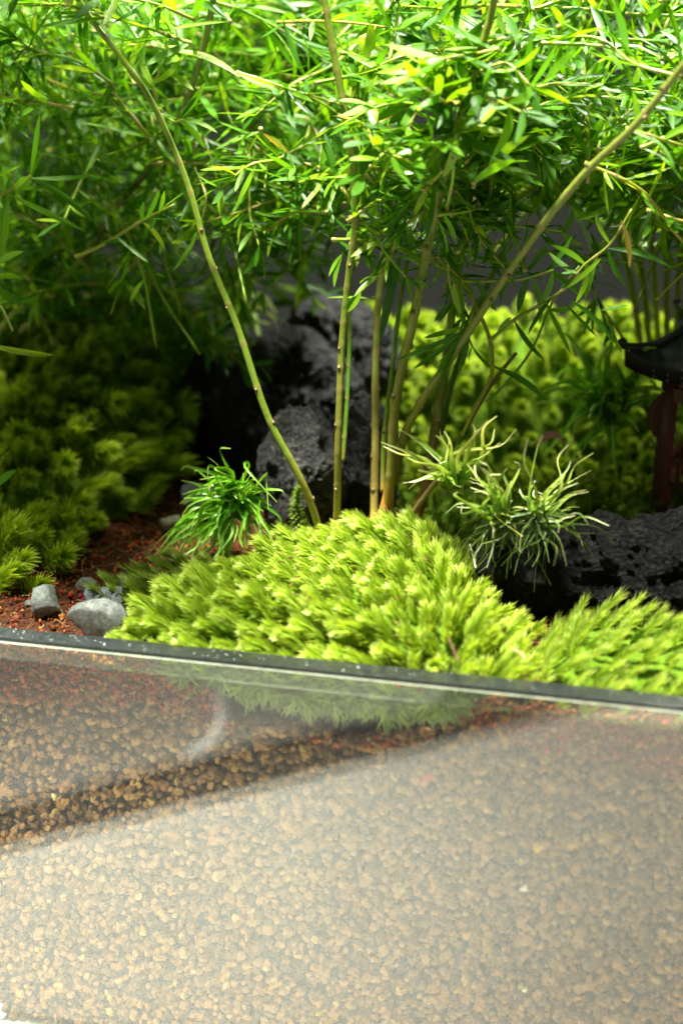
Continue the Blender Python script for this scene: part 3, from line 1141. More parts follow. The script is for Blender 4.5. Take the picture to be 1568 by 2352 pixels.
bl = [(at(1390 + r.gauss(0, 75), 930 + r.gauss(0, 60), 0.13 + r.gauss(0, 0.008)), r.uniform(0.1, 0.4), r.uniform(1.2, 2), GW) for i in range(70)]
wisp('moss_tuft_plant', 'dark green grassy moss tuft just left of the pagoda column', PR, bl, GW, 13, 0.3, 0.0007)


# ------------------------------------------------------------------ stones
def rock(name, label, m, loc, size, seed, rough=0.18, pores=0.0, planes=0, sub=5, rot=0.0, cat='rock', group=None, pscale=9.0):
    r = random.Random(seed)
    v, f = ico(sub)
    o1 = V((r.uniform(-99, 99), r.uniform(-99, 99), r.uniform(-99, 99)))
    nl = [(V((r.gauss(0, 1), r.gauss(0, 1), r.gauss(0, 1))).normalized(), r.uniform(0.48, 0.78)) for i in range(planes)]
    out = np.empty_like(v)
    sz = V(size)
    smean = sum(size) / 3
    for i, q in enumerate(v):
        p = V(q)
        for n_, d in nl:
            k = p.dot(n_) - d
            if k > 0:
                p -= n_ * k * 0.93
        w = V((p.x * sz.x, p.y * sz.y, p.z * sz.z)) / smean
        k = 1 + rough * (mnoise.noise(w * 1.1 + o1) + 0.5 * mnoise.noise(w * 2.6 + o1) + 0.25 * mnoise.noise(w * 6 + o1))
        if pores:
            for s_, dep in ((pscale * 0.45, 1.5), (pscale, 0.9), (pscale * 2.1, 0.45)):
                dd = mnoise.voronoi(w * s_ * 0.5 + o1)[0][0]
                k -= pores * dep * max(0, 1 - dd / 0.55)
            k += pores * 0.5 * mnoise.noise(w * 17 + o1)
        else:
            k += 0.012 * mnoise.noise(w * 14 + o1)
        out[i] = p * k
    out = out * np.array(size)
    c, s = cos(rot), sin(rot)
    out = out @ np.array([[c, s, 0], [-s, c, 0], [0, 0, 1]])
    o = link(name, np_mesh(name, out, f, m))
    o.location = loc
    tag(o, label, cat, group)
    return o


g = 'black lava rocks among the moss'
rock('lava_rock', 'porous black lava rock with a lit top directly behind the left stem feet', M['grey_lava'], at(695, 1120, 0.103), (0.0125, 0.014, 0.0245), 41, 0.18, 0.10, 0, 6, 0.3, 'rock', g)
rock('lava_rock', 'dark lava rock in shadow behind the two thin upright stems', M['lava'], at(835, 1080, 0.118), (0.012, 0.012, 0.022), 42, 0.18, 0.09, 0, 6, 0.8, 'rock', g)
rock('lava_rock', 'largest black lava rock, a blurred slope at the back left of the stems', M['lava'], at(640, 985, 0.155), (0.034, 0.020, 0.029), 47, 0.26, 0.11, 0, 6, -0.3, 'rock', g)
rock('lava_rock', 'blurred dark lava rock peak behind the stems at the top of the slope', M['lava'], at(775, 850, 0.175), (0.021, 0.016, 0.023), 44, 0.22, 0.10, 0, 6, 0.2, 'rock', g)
rock('lava_rock', 'low black lava rock at the right edge in front of the pagoda', M['shaded_lava'], at(1510, 1315, 0.066), (0.032, 0.016, 0.0165), 45, 0.24, 0.13, 0, 6, 0.15, 'rock', g)
rock('lava_rock', 'low dark stone hidden under the wispy moss behind the right moss patch', M['shaded_lava'], at(1240, 1310, 0.062), (0.018, 0.012, 0.012), 46, 0.15, 0.03, 0, 5, 0.1, 'rock', g)

g = 'loose pebbles on the red soil'
rock('pebble', 'largest whitish grey angular pebble lying against the dark rim', M['pale_stone'], at(226, 1424, 0.0155), (0.0090, 0.0058, 0.0060), 52, 0.10, 0, 9, 4, 0.1, 'pebble', g)
rock('pebble', 'dark grey angular pebble at the left by the rim', M['grey_stone'], at(107, 1387, 0.027), (0.0056, 0.005, 0.0052), 53, 0.10, 0, 9, 4, 0.7, 'pebble', g)
rock('pebble', 'blue grey pebble peeking over the whitish pebble', M['blue_stone'], at(243, 1372, 0.036), (0.0060, 0.005, 0.0042), 54, 0.10, 0, 7, 4, 0.2, 'pebble', g)
rock('pebble', 'small flat grey pebble behind the blue grey pebble to its left', M['grey_stone'], at(198, 1345, 0.048), (0.0030, 0.003, 0.0022), 55, 0.10, 0, 7, 4, 0.2, 'pebble', g)
rock('pebble', 'small dark grey pebble behind the blue grey pebble to its right', M['blue_stone'], at(295, 1335, 0.047), (0.0034, 0.003, 0.0025), 56, 0.10, 0, 7, 4, 1.0, 'pebble', g)
rock('pebble', 'pale warm pebble far back on the bare soil beside the drooping moss', M['warm_stone'], at(393, 1203, 0.094), (0.0037, 0.0035, 0.0029), 57, 0.10, 0, 7, 4, 0.5, 'pebble', g)
rock('pebble', 'blurred bluish slab of stone at the foot of the rear lava rock', M['blue_stone'], at(470, 1140, 0.106), (0.0085, 0.005, 0.0045), 58, 0.10, 0, 8, 4, -0.4, 'pebble', g)
rock('pebble', 'small warm pebble at the edge of the drooping moss', M['warm_stone'], at(398, 1283, 0.068), (0.0024, 0.002, 0.0018), 59, 0.10, 0, 7, 3, 0.4, 'pebble', g)
rock('pebble', 'tiny blue pebble on the soil above the small dark grey pebble', M['blue_stone'], at(345, 1310, 0.058), (0.0016, 0.0015, 0.0013), 60, 0.10, 0, 7, 3, 0.4, 'pebble', g)
rock('pebble', 'tiny grey chip just left of the dark grey pebble', M['grey_stone'], at(66, 1387, 0.033), (0.0013, 0.0013, 0.0012), 61, 0.10, 0, 7, 3, 0.4, 'pebble', g)
g = 'odd coloured bits among the pellets'
chips = [('red', (0.62, 0.10, 0.07), 980, 1785, 0.0017, 'bright red bit among the brown pellets behind the glass'),
         ('yellow', (0.62, 0.50, 0.20), 125, 1830, 0.0012, 'pale yellow bit among the pellets left of the pale arc'),
         ('cream', (0.75, 0.70, 0.50), 1205, 2040, 0.0014, 'cream bit among the pellets right of the middle of the pane'),
         ('cream', (0.72, 0.66, 0.45), 1205, 2272, 0.0011, 'cream bit low in the pellets below the other cream bit'),
         ('ochre', (0.55, 0.33, 0.07), 1240, 1945, 0.0022, 'ochre yellow lump among the pellets at the right'),
         ('slate', (0.03, 0.035, 0.035), 1198, 2135, 0.0009, 'dark slate bit among the pale pellets low at the right')]
for nm, c, px, py, rr, lab in chips:
    m = simple_noise(nm + '_bit', tuple(v * 0.7 for v in c), c, 500, 0.8, 0.2, 0.0003)
    rock('pellet_bit', lab, m, at(px, py, 0.0052 + rr * 0.8), (rr, rr * 0.7, rr * 0.8), hash((px, py)) % 999, 0.2, 0, 5, 3, 0.3, 'pellet', g)
# white scrap in the bottom corner of the tank
mb = MB()
c0 = at(-2, 2318, 0.0060)
pl = [(-0.006, 0.0022), (-0.0012, 0.0034), (0.0016, 0.0020), (0.0010, -0.0002), (0.0030, -0.0012), (0.0014, -0.0030), (-0.0012, -0.0032), (-0.006, -0.001)]
pl = [(x * 0.8, z * 0.8) for x, z in pl]
n = len(pl)
mb.add([(x, -0.0006 + 0.0003 * sin(i * 2.1), z) for i, (x, z) in enumerate(pl)] + [(x, 0.0003, z) for x, z in pl] + [(-0.0015, -0.0012, 0.0002)],
       [(i, (i + 1) % n, 2 * n) for i in range(n)] + [(i, i + n, (i + 1) % n + n, (i + 1) % n) for i in range(n)] + [tuple(range(2 * n - 1, n - 1, -1))])
o = mb.build('plastic_scrap', M['chip'], None, False)
o.location = c0
tag(o, 'torn white scrap stuck to the lower left corner of the glass', 'scrap')

# reddish dead leaf on the moss carpet
mb = MB()
p0, p1 = at(1225, 1025, 0.132), at(1300, 1010, 0.134)
ribbon(mb, smooth_path([p0, p0.lerp(p1, 0.5) + V((0, 0, 0.002)), p1], 5), lambda t: 0.0017 * sin(pi * min(0.97, max(0.05, t))) + 0.0002, (0.13, 0.05, 0.028), V((0, -0.3, 1)), 0.3)
tag(mb.build('dead_leaf', M['fibre']), 'curled reddish brown dead leaf lying on the moss carpet behind the wispy tufts', 'leaf')


# ------------------------------------------------------------------ asparagus fern
def leaf_arrays(seed, ratio=0.5):
    """a cladode of length 1 along +y, face +z: (verts, faces)"""
    r = random.Random(seed)
    ny = 7
    bend, side, fold = r.uniform(-0.5, 0.35), r.uniform(-0.25, 0.25), r.uniform(0.1, 0.35)
    vs = []
    x = z = 0.0
    y = 0.0
    ang = 0.0
    for j in range(ny + 1):
        t = j / ny
        w = 0.5 * (t ** 0.62) * (1 - t ** 2.6) * 1.55 + (0.06 if j < ny else 0.0)
        if j == ny:
            w = 0.02
        sx = side * t * t
        w *= 0.13
        vs += [(sx - w, y, z + w * fold), (sx, y, z), (sx + w, y, z + w * fold)]
        ang += bend / ny
        y += cos(ang) / ny
        z += sin(ang) / ny
    fs = []
    for j in range(ny):
        a = j * 3
        fs += [(a, a + 1, a + 4, a + 3), (a + 1, a + 2, a + 5, a + 4)]
    return np.array(vs), np.array(fs)


LEAFV = [leaf_arrays(900 + i) for i in range(10)]


def leaf_meshes(m):
    return [np_mesh('leaf', v, f, m) for v, f in LEAFV]


LM = {k: leaf_meshes(M[k]) for k in ('leaf', 'young', 'dry')}


def leaf_matrix(p, d, up, ln, wd):
    d = d.normalized()
    x = d.cross(up)
    x = x.normalized() if x.length > 1e-5 else d.orthogonal().normalized()
    z = x.cross(d)
    m4 = Matrix((x * wd / 0.14 / 1.05, d * ln, z * ln)).transposed().to_4x4()
    m4.translation = p
    return m4


ORANGE, YEL, GRN, DGRN = (0.50, 0.19, 0.02), (0.50, 0.38, 0.06), (0.26, 0.36, 0.025), (0.12, 0.26, 0.02)


class Plant:
    def __init__(self, label, loc, seed, group='asparagus ferns planted in the tank'):
        self.r = random.Random(seed)
        self.root = empty('asparagus_fern', loc)
        tag(self.root, label, 'fern', group)
        self.loc = V(loc)
        self.lean = 0.0
        self.leaves = []      # (depth score, branch, matrix, kind)

    def stem(self, pts, r0, r1, base=ORANGE, mid=YEL, top=GRN, node=0.010, name='stem', n=8, split=(0.12, 0.5)):
        path = smooth_path(pts, n)
        ln = sum((path[i + 1] - path[i]).length for i in range(len(path) - 1))
        # resample evenly
        N_ = max(12, int(ln / 0.0009))
        acc = [0]
        for i in range(len(path) - 1):
            acc.append(acc[-1] + (path[i + 1] - path[i]).length)
        A = np.array([p[:] for p in path])
        s = np.linspace(0, ln, N_)
        path = [V(p) for p in np.stack([np.interp(s, acc, A[:, k]) for k in range(3)], 1)]
        r = self.r
        nodes = []
        q = r.uniform(0.3, 1) * node
        while q < ln:
            nodes.append(q / ln)
            q += node * r.uniform(0.75, 1.3)
        na = np.array(nodes if nodes else [9.0])

        def rad(t):
            d = np.abs(na - t).min() * ln
            return (r0 + (r1 - r0) * t) * (1 + 0.13 * math.exp(-(d / 0.0006) ** 2))

        ph = r.randrange(9)

        def col(t, k):
            c = lerp(base, mid, sstep(0, split[0], t)) if t < split[0] else lerp(mid, top, sstep(split[0], split[1], t))
            d = np.abs(na - t).min() * ln
            f = 1 + 0.16 * ((k * 7 + ph) % 3 - 1)
            if d < 0.0007:
                c = lerp(c, (0.36, 0.25, 0.09), 0.45)
            return tuple(v * f * 0.74 for v in c)
        mb = MB()
        p = [q - self.loc for q in path]
        tube(mb, p, rad, col, 9)
        fr = frames(p)
        for i, t in enumerate(nodes):      # a small dry scale at each node
            k = min(N_ - 1, int(t * (N_ - 1)))
            T, a, b = fr[k]
            an = r.uniform(0, 6.28)
            e = a * cos(an) + b * sin(an)
            rr = rad(t)
            s_ = T.cross(e)
            q = p[k] + e * rr * 0.9
            h = rr * r.uniform(0.5, 1.2)
            mb.add([q - s_ * rr * 0.55, q + s_ * rr * 0.55, q + T * h + e * rr * 0.25, q - T * rr * 0.6 + e * rr * 0.28],
                   [(0, 1, 2), (0, 3, 1), (0, 2, 3), (1, 3, 2)], lerp((0.16, 0.10, 0.04), (0.30, 0.22, 0.11), r.random()))
        o = mb.build(name, M['stem'], self.root)
        return path, o

    def twig(self, pts, r0=0.00055, r1=0.0003, col=GRN, name='branch'):
        path = smooth_path(pts, 6)
        mb = MB()
        r = self.r
        c2 = tuple(v * r.uniform(0.7, 1.2) for v in col)
        tube(mb, [p - self.loc for p in path], lambda t: (r0 + (r1 - r0) * t) * (1.25 if int(t * 40) % 6 == 0 else 1), lambda t, k: c2 if int(t * 40) % 6 else (0.34, 0.27, 0.10), 6)
        return path, mb.build(name, M['stem'], self.root)

    def leaf(self, branch, p, d, up, ln, wd, kind='leaf', hero=False):
        self.leaves.append((hero, branch, leaf_matrix(p - self.loc, d, up, ln, wd), kind, p + d.normalized() * ln * 0.5, ln * wd))

    def hero(self, branch, bx, by, tx, ty, y, wd=0.0021, kind='leaf', roll=None, dy=0.0):
        a = at(bx, by, y + self.lean * max(0, 1200 - by) / 1200)
        b = at(tx, ty, y + dy + self.lean * max(0, 1200 - by) / 1200)
        tocam = (CAM - a).normalized()
        up = tocam + V((0, 0, 0.7)) + V((self.r.gauss(0, 0.4), self.r.gauss(0, 0.4), self.r.gauss(0, 0.4))) if roll is None else tocam + V((0, 0, roll))
        self.leaf(branch, a, b - a, up, (b - a).length, wd, kind, True)

    def spray(self, p0, d, ln, leaf=(0.010, 0.016), wd=(0.0016, 0.0024), space=0.0048, per=(2, 4), sag=0.15, ok=None, young=0.06, flat=0.6):
        r = self.r
        d = d.normalized()
        e = d.orthogonal().normalized()
        e = (e * r.gauss(0, 1) + d.cross(e) * r.gauss(0, 1)).normalized()
        pts = [p0 + d * ln * t + e * ln * 0.10 * sin(t * 3) * r.uniform(-1, 1) + V((0, 0, -sag * ln * t * t)) for t in (0, 0.33, 0.66, 1.0)]
        path, br = self.twig(pts)
        n = max(2, int(ln / space))
        fr = frames(path)
        for i in range(n + 1):
            t = (i + 0.4) / (n + 0.4)
            t = min(1, t)
            k = min(len(path) - 1, int(t * (len(path) - 1)))
            T, a, b = fr[k]
            for q in range(r.randint(*per)):
                an = r.uniform(0, 2 * pi)
                ee = a * cos(an) + b * sin(an)
                ee.z *= (1 - flat)
                ee = (ee - T * ee.dot(T))
                ee = ee.normalized() if ee.length > 1e-5 else a
                th = radians(r.uniform(38, 80)) * (1 - 0.45 * t ** 3)
                dd = T * cos(th) + ee * sin(th) + V((0, 0, r.gauss(0.02, 0.12)))
                up = V((r.gauss(0, 0.45), r.gauss(-0.15, 0.45), 1))
                L_ = r.uniform(*leaf) * (1 - 0.35 * t ** 2)
                c = path[k] + dd.normalized() * L_ * 0.55
                if ok and not ok(c):
                    continue
                kd = 'young' if r.random() < young else ('dry' if r.random() < 0.006 else 'leaf')
                self.leaf(br, path[k], dd, up, L_, r.uniform(*wd), kd)
        return path, br

    def finish(self, limit=296):
        """the largest leaves in view become parts, the rest one joined part"""
        r = self.r

        def score(q):
            if q[0]:
                return 1e9
            px, py, t = proj(q[4])
            vis = 1.0 if -60 < px < 1628 and -60 < py < 2400 else 0.001
            return vis * q[5] / t ** 8
        self.leaves.sort(key=score, reverse=True)
        for hero, br, m4, kd, c, a in self.leaves[:limit]:
            link('leaf', r.choice(LM[kd]), br, m4)
        rest = self.leaves[limit:]
        for kd in ('leaf', 'young'):
            sel = [q for q in rest if (q[3] == kd or (q[3] == 'dry' and kd == 'leaf'))]
            if not sel:
                continue
            vs, fs, b = [], [], 0
            for q in sel:
                v, f = r.choice(LEAFV)
                mm = np.array(q[2])
                vs.append(v @ mm[:3, :3].T + mm[:3, 3])
                fs.append(f + b)
                b += len(v)
            tag(link('foliage', np_mesh('foliage', np.concatenate(vs), np.concatenate(fs), M[kd]), self.root), kind='stuff')
        print('fern', len(self.leaves), 'leaves')


LEAN = 0.0        # how far the fern leans back per 1200 px of height


def P(lst, y0, y1):
    n = len(lst) - 1
    return [at(px, py, y0 + (y1 - y0) * i / n + LEAN * max(0, 1200 - py) / 1200) for i, (px, py) in enumerate(lst)]


# areas of the picture plane's lines of sight that stay open (no foliage hangs there)
RIGHT = [(760, -120), (1700, -120), (1700, 640), (1560, 600), (1450, 560), (1330, 520), (1230, 505), (1130, 500), (1060, 560), (960, 570), (850, 540), (800, 460), (770, 300)]
LEFT = [(-120, -120), (800, -120), (800, 240), (700, 270), (640, 330), (560, 400), (500, 500), (430, 600), (330, 690), (180, 700), (60, 760), (-120, 780)]


def mask(poly):
    def f(p):
        px, py, t = proj(p)
        if px < -160 or px > 1730 or py < -160:
            return True
        return inpoly(px, py, poly)
    return f


# --- main fern in the middle
A = Plant('tall asparagus fern with yellow based stems rising from the lime moss mound', at(840, 1215, 0.080), 61)
LEAN = A.lean = 0.055
s1, _ = A.stem(P([(745, 1262), (735, 1225), (712, 1150), (680, 1080), (612, 950), (545, 750), (480, 590), (430, 420), (355, 245), (285, 140), (215, 50), (150, -50)], 0.080, 0.034), 0.00105, 0.00076, YEL, (0.34, 0.30, 0.045), (0.20, 0.30, 0.025), 0.011, split=(0.1, 0.22))
s2, _ = A.stem(P([(772, 1235), (775, 1120), (777, 1000), (785, 800), (800, 640), (815, 520), (812, 400), (790, 250), (762, 100), (735, -60)], 0.082, 0.032), 0.00100, 0.00095, YEL, (0.32, 0.30, 0.05), (0.24, 0.32, 0.035), 0.0075)
s2b, _ = A.stem(P([(787, 1060), (795, 950), (802, 800), (803, 650), (830, 520), (850, 450)], 0.081, 0.080), 0.00062, 0.00055, (0.2, 0.2, 0.03), DGRN, DGRN, 0.010)
s3, _ = A.stem(P([(858, 1225), (860, 1090), (862, 1000), (862, 850), (868, 700), (890, 500), (905, 380)], 0.084, 0.090), 0.00115, 0.0009, YEL, (0.36, 0.28, 0.06), (0.22, 0.25, 0.04), 0.009)
s3b, _ = A.stem(P([(878, 1130), (882, 1000), (900, 850), (915, 720), (935, 600), (960, 500)], 0.086, 0.088), 0.0007, 0.0006, YEL, GRN, DGRN, 0.010)
s4, _ = A.stem(P([(888, 1200), (897, 1090), (905, 950), (925, 830), (945, 750), (985, 550), (1020, 400), (1080, 190), (1125, 40), (1140, -50)], 0.083, 0.024), 0.00145, 0.00095, ORANGE, (0.34, 0.31, 0.055), (0.27, 0.33, 0.04), 0.0085)
s4c, _ = A.stem(P([(865, 1225), (885, 1160), (897, 1090)], 0.080, 0.081), 0.0019, 0.0011, (0.45, 0.34, 0.12), (0.45, 0.32, 0.1), (0.4, 0.2, 0.04), 0.03)
s5, _ = A.stem(P([(905, 1110), (925, 1010), (960, 935), (1040, 815), (1150, 650), (1250, 510), (1350, 390), (1460, 285), (1568, 150), (1660, 40)], 0.084, 0.010), 0.00120, 0.00090, YEL, (0.34, 0.31, 0.06), (0.24, 0.30, 0.04), 0.0095, split=(0.05, 0.4))
s6, _ = A.stem(P([(945, 1215), (975, 1125), (1000, 970), (1020, 850), (1040, 700), (1062, 560), (1100, 430)], 0.094, 0.095), 0.00155, 0.0010, ORANGE, (0.34, 0.26, 0.06), (0.24, 0.26, 0.04), 0.011, split=(0.2, 0.4))
s6b, _ = A.stem(P([(1010, 1000), (1040, 870), (1100, 700), (1180, 520)], 0.10, 0.105), 0.0009, 0.0008, DGRN, DGRN, DGRN, 0.01)
A.stem(P([(925, 1215), (960, 1160), (1002, 1102)], 0.078, 0.074), 0.0008, 0.0007, (0.42, 0.32, 0.10), (0.42, 0.33, 0.10), (0.44, 0.34, 0.12), 0.03, name='cut_stem')
A.stem(P([(1050, 1020), (1085, 955), (1130, 880), (1185, 810)], 0.074, 0.072), 0.0006, 0.0005, DGRN, DGRN, (0.25, 0.2, 0.05), 0.009, name='cut_stem')
s8, b8 = A.twig(P([(1060, 1000), (1095, 930), (1128, 860), (1124, 780), (1092, 705), (1058, 640), (1000, 590)], 0.072, 0.064), 0.00055, 0.00055, GRN)
s9, b9 = A.twig(P([(1118, 925), (1170, 870), (1222, 800), (1270, 690), (1330, 610)], 0.070, 0.066), 0.0004, 0.0003, DGRN)

okR, okL = mask(RIGHT), mask(LEFT)
rr = A.r


def fill(plant, poly, count, y, starts, leaf, wd, lnr, okf, toward=0.35, young=0.06, per=(2, 4)):
    """sprays that grow off the given stem points and fill the plant's own crown"""
    r = plant.r
    xs_ = [p[0] for p in poly]
    ys_ = [p[1] for p in poly]
    k = 0
    tries = 0
    while k < count and tries < count * 40:
        tries += 1
        px, py = r.uniform(min(xs_), max(xs_)), r.uniform(min(ys_), max(ys_))
        if not inpoly(px, py, poly):
            continue
        q = at(px, py, r.uniform(*y) + plant.lean * max(0, 1200 - py) / 1200)
        s = min(starts, key=lambda w: (w - q).length + r.uniform(0, 0.03))
        d = (q - s)
        if d.length < 0.004:
            d = V((r.gauss(0, 1), r.gauss(0, 1), r.gauss(0, 0.5)))
        d = d.normalized() + V((r.gauss(0, 1), r.gauss(0, 0.8), r.gauss(0, 0.5))).normalized() * 0.8
        ln = r.uniform(*lnr)
        plant.spray(q - d.normalized() * ln * 0.4, d, ln, leaf, wd, sag=r.uniform(0, 0.3), ok=okf, young=young, per=per)
        k += 1


starts = [p for s in (s2, s3, s4, s5, s6) for p in s[len(s) // 2:]]
fill(A, [(820, -60), (1640, -60), (1640, 520), (1330, 430), (1230, 420), (1080, 440), (900, 480), (830, 380)], 92, (0.040, 0.125), starts, (0.010, 0.0165), (0.0016, 0.0027), (0.025, 0.05), okR)
fill(A, [(850, 0), (1250, 0), (1180, 330), (900, 420), (830, 300)], 16, (0.025, 0.06), starts, (0.011, 0.017), (0.0026, 0.0036), (0.02, 0.04), okR, young=0.12)
fill(A, [(880, 380), (1120, 380), (1050, 520), (880, 540)], 9, (0.05, 0.09), starts, (0.010, 0.014), (0.0014, 0.002), (0.02, 0.035), None)

fill(A, [(830, 420), (1420, 440), (1400, 620), (1150, 590), (860, 600)], 20, (0.05, 0.10), starts, (0.009, 0.014), (0.0013, 0.0020), (0.022, 0.04), None, young=0.02)
fill(A, [(570, 300), (800, 300), (790, 560), (640, 520)], 11, (0.07, 0.11), s2[len(s2) // 3:], (0.010, 0.015), (0.0014, 0.0021), (0.025, 0.04), None, young=0.02)
# sprays that droop into the clear space between the stems, leaf by leaf
_, b = A.twig(P([(1058, 640), (1075, 645), (1130, 645), (1200, 640), (1270, 620)], 0.064, 0.058))
for a in [(1090, 640, 1140, 720), (1140, 640, 1165, 690), (1150, 640, 1112, 545), (1200, 632, 1085, 570), (1200, 632, 1270, 560), (1210, 632, 1300, 620), (1215, 630, 1175, 715), (1220, 640, 1275, 735),
          (1180, 635, 1140, 585), (1255, 620, 1330, 560), (1250, 620, 1345, 650), (1205, 625, 1255, 640)]:
    A.hero(b, *a, 0.060, rr.uniform(0.0016, 0.0024))
_, b = A.twig(P([(1125, 782), (1180, 735), (1240, 700), (1300, 660), (1340, 610), (1400, 560), (1450, 480)], 0.066, 0.050))
for a in [(1140, 770, 1170, 720), (1180, 735, 1228, 838), (1250, 690, 1310, 820), (1300, 700, 1365, 780), (1310, 690, 1440, 770), (1240, 695, 1290, 640), (1330, 630, 1250, 600), (1345, 600, 1360, 700), (1380, 712, 1447, 705),
          (1395, 570, 1545, 573), (1395, 572, 1412, 665), (1340, 620, 1290, 640), (1370, 590, 1330, 690), (1400, 560, 1350, 500), (1420, 530, 1500, 480), (1300, 662, 1385, 600), (1345, 610, 1280, 545), (1270, 680, 1200, 760), (1382, 715, 1432, 815), (1320, 700, 1260, 735)]:
    A.hero(b, *a, 0.056, rr.uniform(0.0015, 0.0023) if a[2] != 1432 else 0.0007)
A.hero(b, 1425, 505, 1472, 615, 0.05, 0.0016, 'dry')
_, b = A.twig(P([(1000, 590), (960, 590), (925, 578)], 0.062, 0.056))
A.hero(b, 922, 580, 863, 782, 0.052, 0.0028, 'leaf', 0.5)
A.hero(b, 930, 578, 990, 612, 0.054, 0.0018)
A.hero(b, 900, 580, 850, 590, 0.054, 0.0012)
A.hero(b, 870, 688, 738, 668, 0.060, 0.0008)
A.hero(b, 1000, 605, 890, 640, 0.054, 0.0008)
_, b = A.twig(P([(1090, 705), (1070, 745), (1050, 790), (1010, 830)], 0.062, 0.057))
for a in [(1070, 750, 960, 780), (1065, 760, 918, 838), (1060, 765, 935, 872), (1075, 740, 1060, 860), (1060, 755, 1005, 875), (1080, 740, 1035, 850), (1060, 720, 1020, 660), (1040, 800, 1000, 860), (1072, 735, 1075, 850), (1060, 640, 1045, 760)]:
    A.hero(b, *a, 0.056, rr.uniform(0.0015, 0.0022))
_, b = A.twig(P([(1128, 840), (1140, 845), (1160, 850)], 0.068, 0.066))
A.hero(b, 1140, 846, 1273, 889, 0.060, 0.0021)
# the bright cluster at the front of the crown
_, b = A.twig(P([(1025, 480), (1040, 400), (1042, 300), (1030, 200)], 0.045, 0.028))
for a in [(1042, 298, 985, 225), (1042, 298, 1002, 215), (1042, 298, 945, 320), (1042, 300, 930, 292), (1040, 305, 965, 380), (1042, 305, 1005, 395), (1050, 300, 1160, 400), (1050, 298, 1125, 345), (1050, 292, 1115, 245), (1048, 290, 1175, 290), (1046, 310, 1050, 420)]:
    A.hero(b, *a, 0.030, rr.uniform(0.0026, 0.0036), 'young' if rr.random() < 0.35 else 'leaf')
_, b = A.twig(P([(1100, 160), (1095, 150), (1040, 150), (1000, 110)], 0.050, 0.035))
for a in [(1090, 148, 1170, 165), (1090, 148, 1010, 140), (1000, 110, 935, 90), (1030, 140, 960, 210), (990, 120, 880, 200), (960, 130, 905, 210), (940, 210, 880, 300), (960, 220, 890, 300), (1045, 130, 1110, 20)]:
    A.hero(b, *a, 0.036, rr.uniform(0.0026, 0.0036), 'young' if rr.random() < 0.2 else 'leaf')
_, b = A.twig(P([(815, 480), (760, 400), (690, 375), (620, 385)], 0.068, 0.068))
for a in [(690, 372, 570, 410), (690, 374, 580, 395), (740, 395, 640, 440), (760, 400, 700, 480), (720, 385, 660, 520), (780, 420, 740, 300), (770, 415, 820, 390), (740, 390, 735, 320), (760, 400, 690, 440), (790, 440, 730, 520), (700, 378, 640, 350)]:
    A.hero(b, *a, 0.067, rr.uniform(0.0016, 0.0024))
_, b = A.twig(P([(805, 440), (830, 400), (850, 380), (870, 420)], 0.06, 0.05))
for a in [(850, 385, 760, 325), (850, 385, 770, 380), (850, 390, 780, 400), (880, 330, 825, 280), (870, 420, 930, 560), (900, 560, 885, 470), (868, 400, 920, 330), (880, 300, 835, 270), (920, 500, 890, 470), (870, 420, 840, 520)]:
    A.hero(b, *a, 0.052, rr.uniform(0.0022, 0.0030), 'young' if rr.random() < 0.2 else 'leaf')
_, b = A.twig(P([(360, 225), (352, 195), (370, 160), (385, 100)], 0.061, 0.055))
for a in [(385, 95, 385, -10), (400, 118, 557, 116), (355, 200, 300, 130), (352, 190, 430, 160), (375, 165, 455, 185), (355, 205, 275, 172), (378, 110, 310, 90)]:
    A.hero(b, *a, 0.056, rr.uniform(0.0024, 0.0032), 'young')
_, b = A.twig(P([(365, 250), (400, 280), (420, 275)], 0.061, 0.055))
for a in [(410, 275, 500, 268), (412, 278, 485, 320), (410, 275, 455, 215), (405, 272, 330, 250), (408, 280, 400, 330), (415, 270, 480, 200)]:
    A.hero(b, *a, 0.056, rr.uniform(0.0016, 0.0022))
_, b = A.twig(P([(810, 230), (830, 170), (850, 120), (862, 60)], 0.066, 0.058))
A.hero(b, 850, 120, 862, 55, 0.056, 0.003, 'young')
A.hero(b, 838, 160, 852, 60, 0.057, 0.003, 'young')
A.finish()
LEAN = 0.0

# --- fern on the left, behind the bank
Bp = Plant('bushy asparagus fern filling the upper left behind the long curved stem', at(150, 760, 0.165), 62)
t1, _ = Bp.stem(P([(60, 800), (110, 690), (200, 580), (270, 470), (340, 390), (420, 250), (470, 100), (500, -60)], 0.150, 0.110), 0.0012, 0.0009, GRN, GRN, (0.2, 0.25, 0.04), 0.011)
t2, _ = Bp.stem(P([(150, 790), (170, 650), (150, 480), (120, 250), (60, 60), (20, -60)], 0.17, 0.14), 0.0012, 0.0009, GRN, GRN, GRN, 0.011)
t3, _ = Bp.stem(P([(250, 760), (330, 600), (480, 420), (600, 260), (680, 100), (720, -60)], 0.18, 0.15), 0.0012, 0.0009, GRN, GRN, GRN, 0.011)
t4, _ = Bp.stem(P([(-60, 900), (0, 760), (60, 690)], 0.11, 0.10), 0.001, 0.0009, GRN, GRN, GRN, 0.011)
stB = t1 + t2 + t3
fill(Bp, [(-80, -60), (770, -60), (770, 200), (600, 300), (470, 470), (330, 620), (-80, 700)], 112, (0.108, 0.20), stB, (0.013, 0.020), (0.0015, 0.0022), (0.03, 0.06), okL)
fill(Bp, [(-80, 250), (420, 250), (400, 520), (280, 640), (-80, 700)], 20, (0.14, 0.21), stB, (0.013, 0.020), (0.0015, 0.0022), (0.03, 0.06), okL)
fill(Bp, [(-80, -60), (420, -60), (180, 200), (150, 320), (-80, 420)], 10, (0.085, 0.11), t1[20:], (0.013, 0.02), (0.0018, 0.0026), (0.03, 0.05), okL, young=0.12)
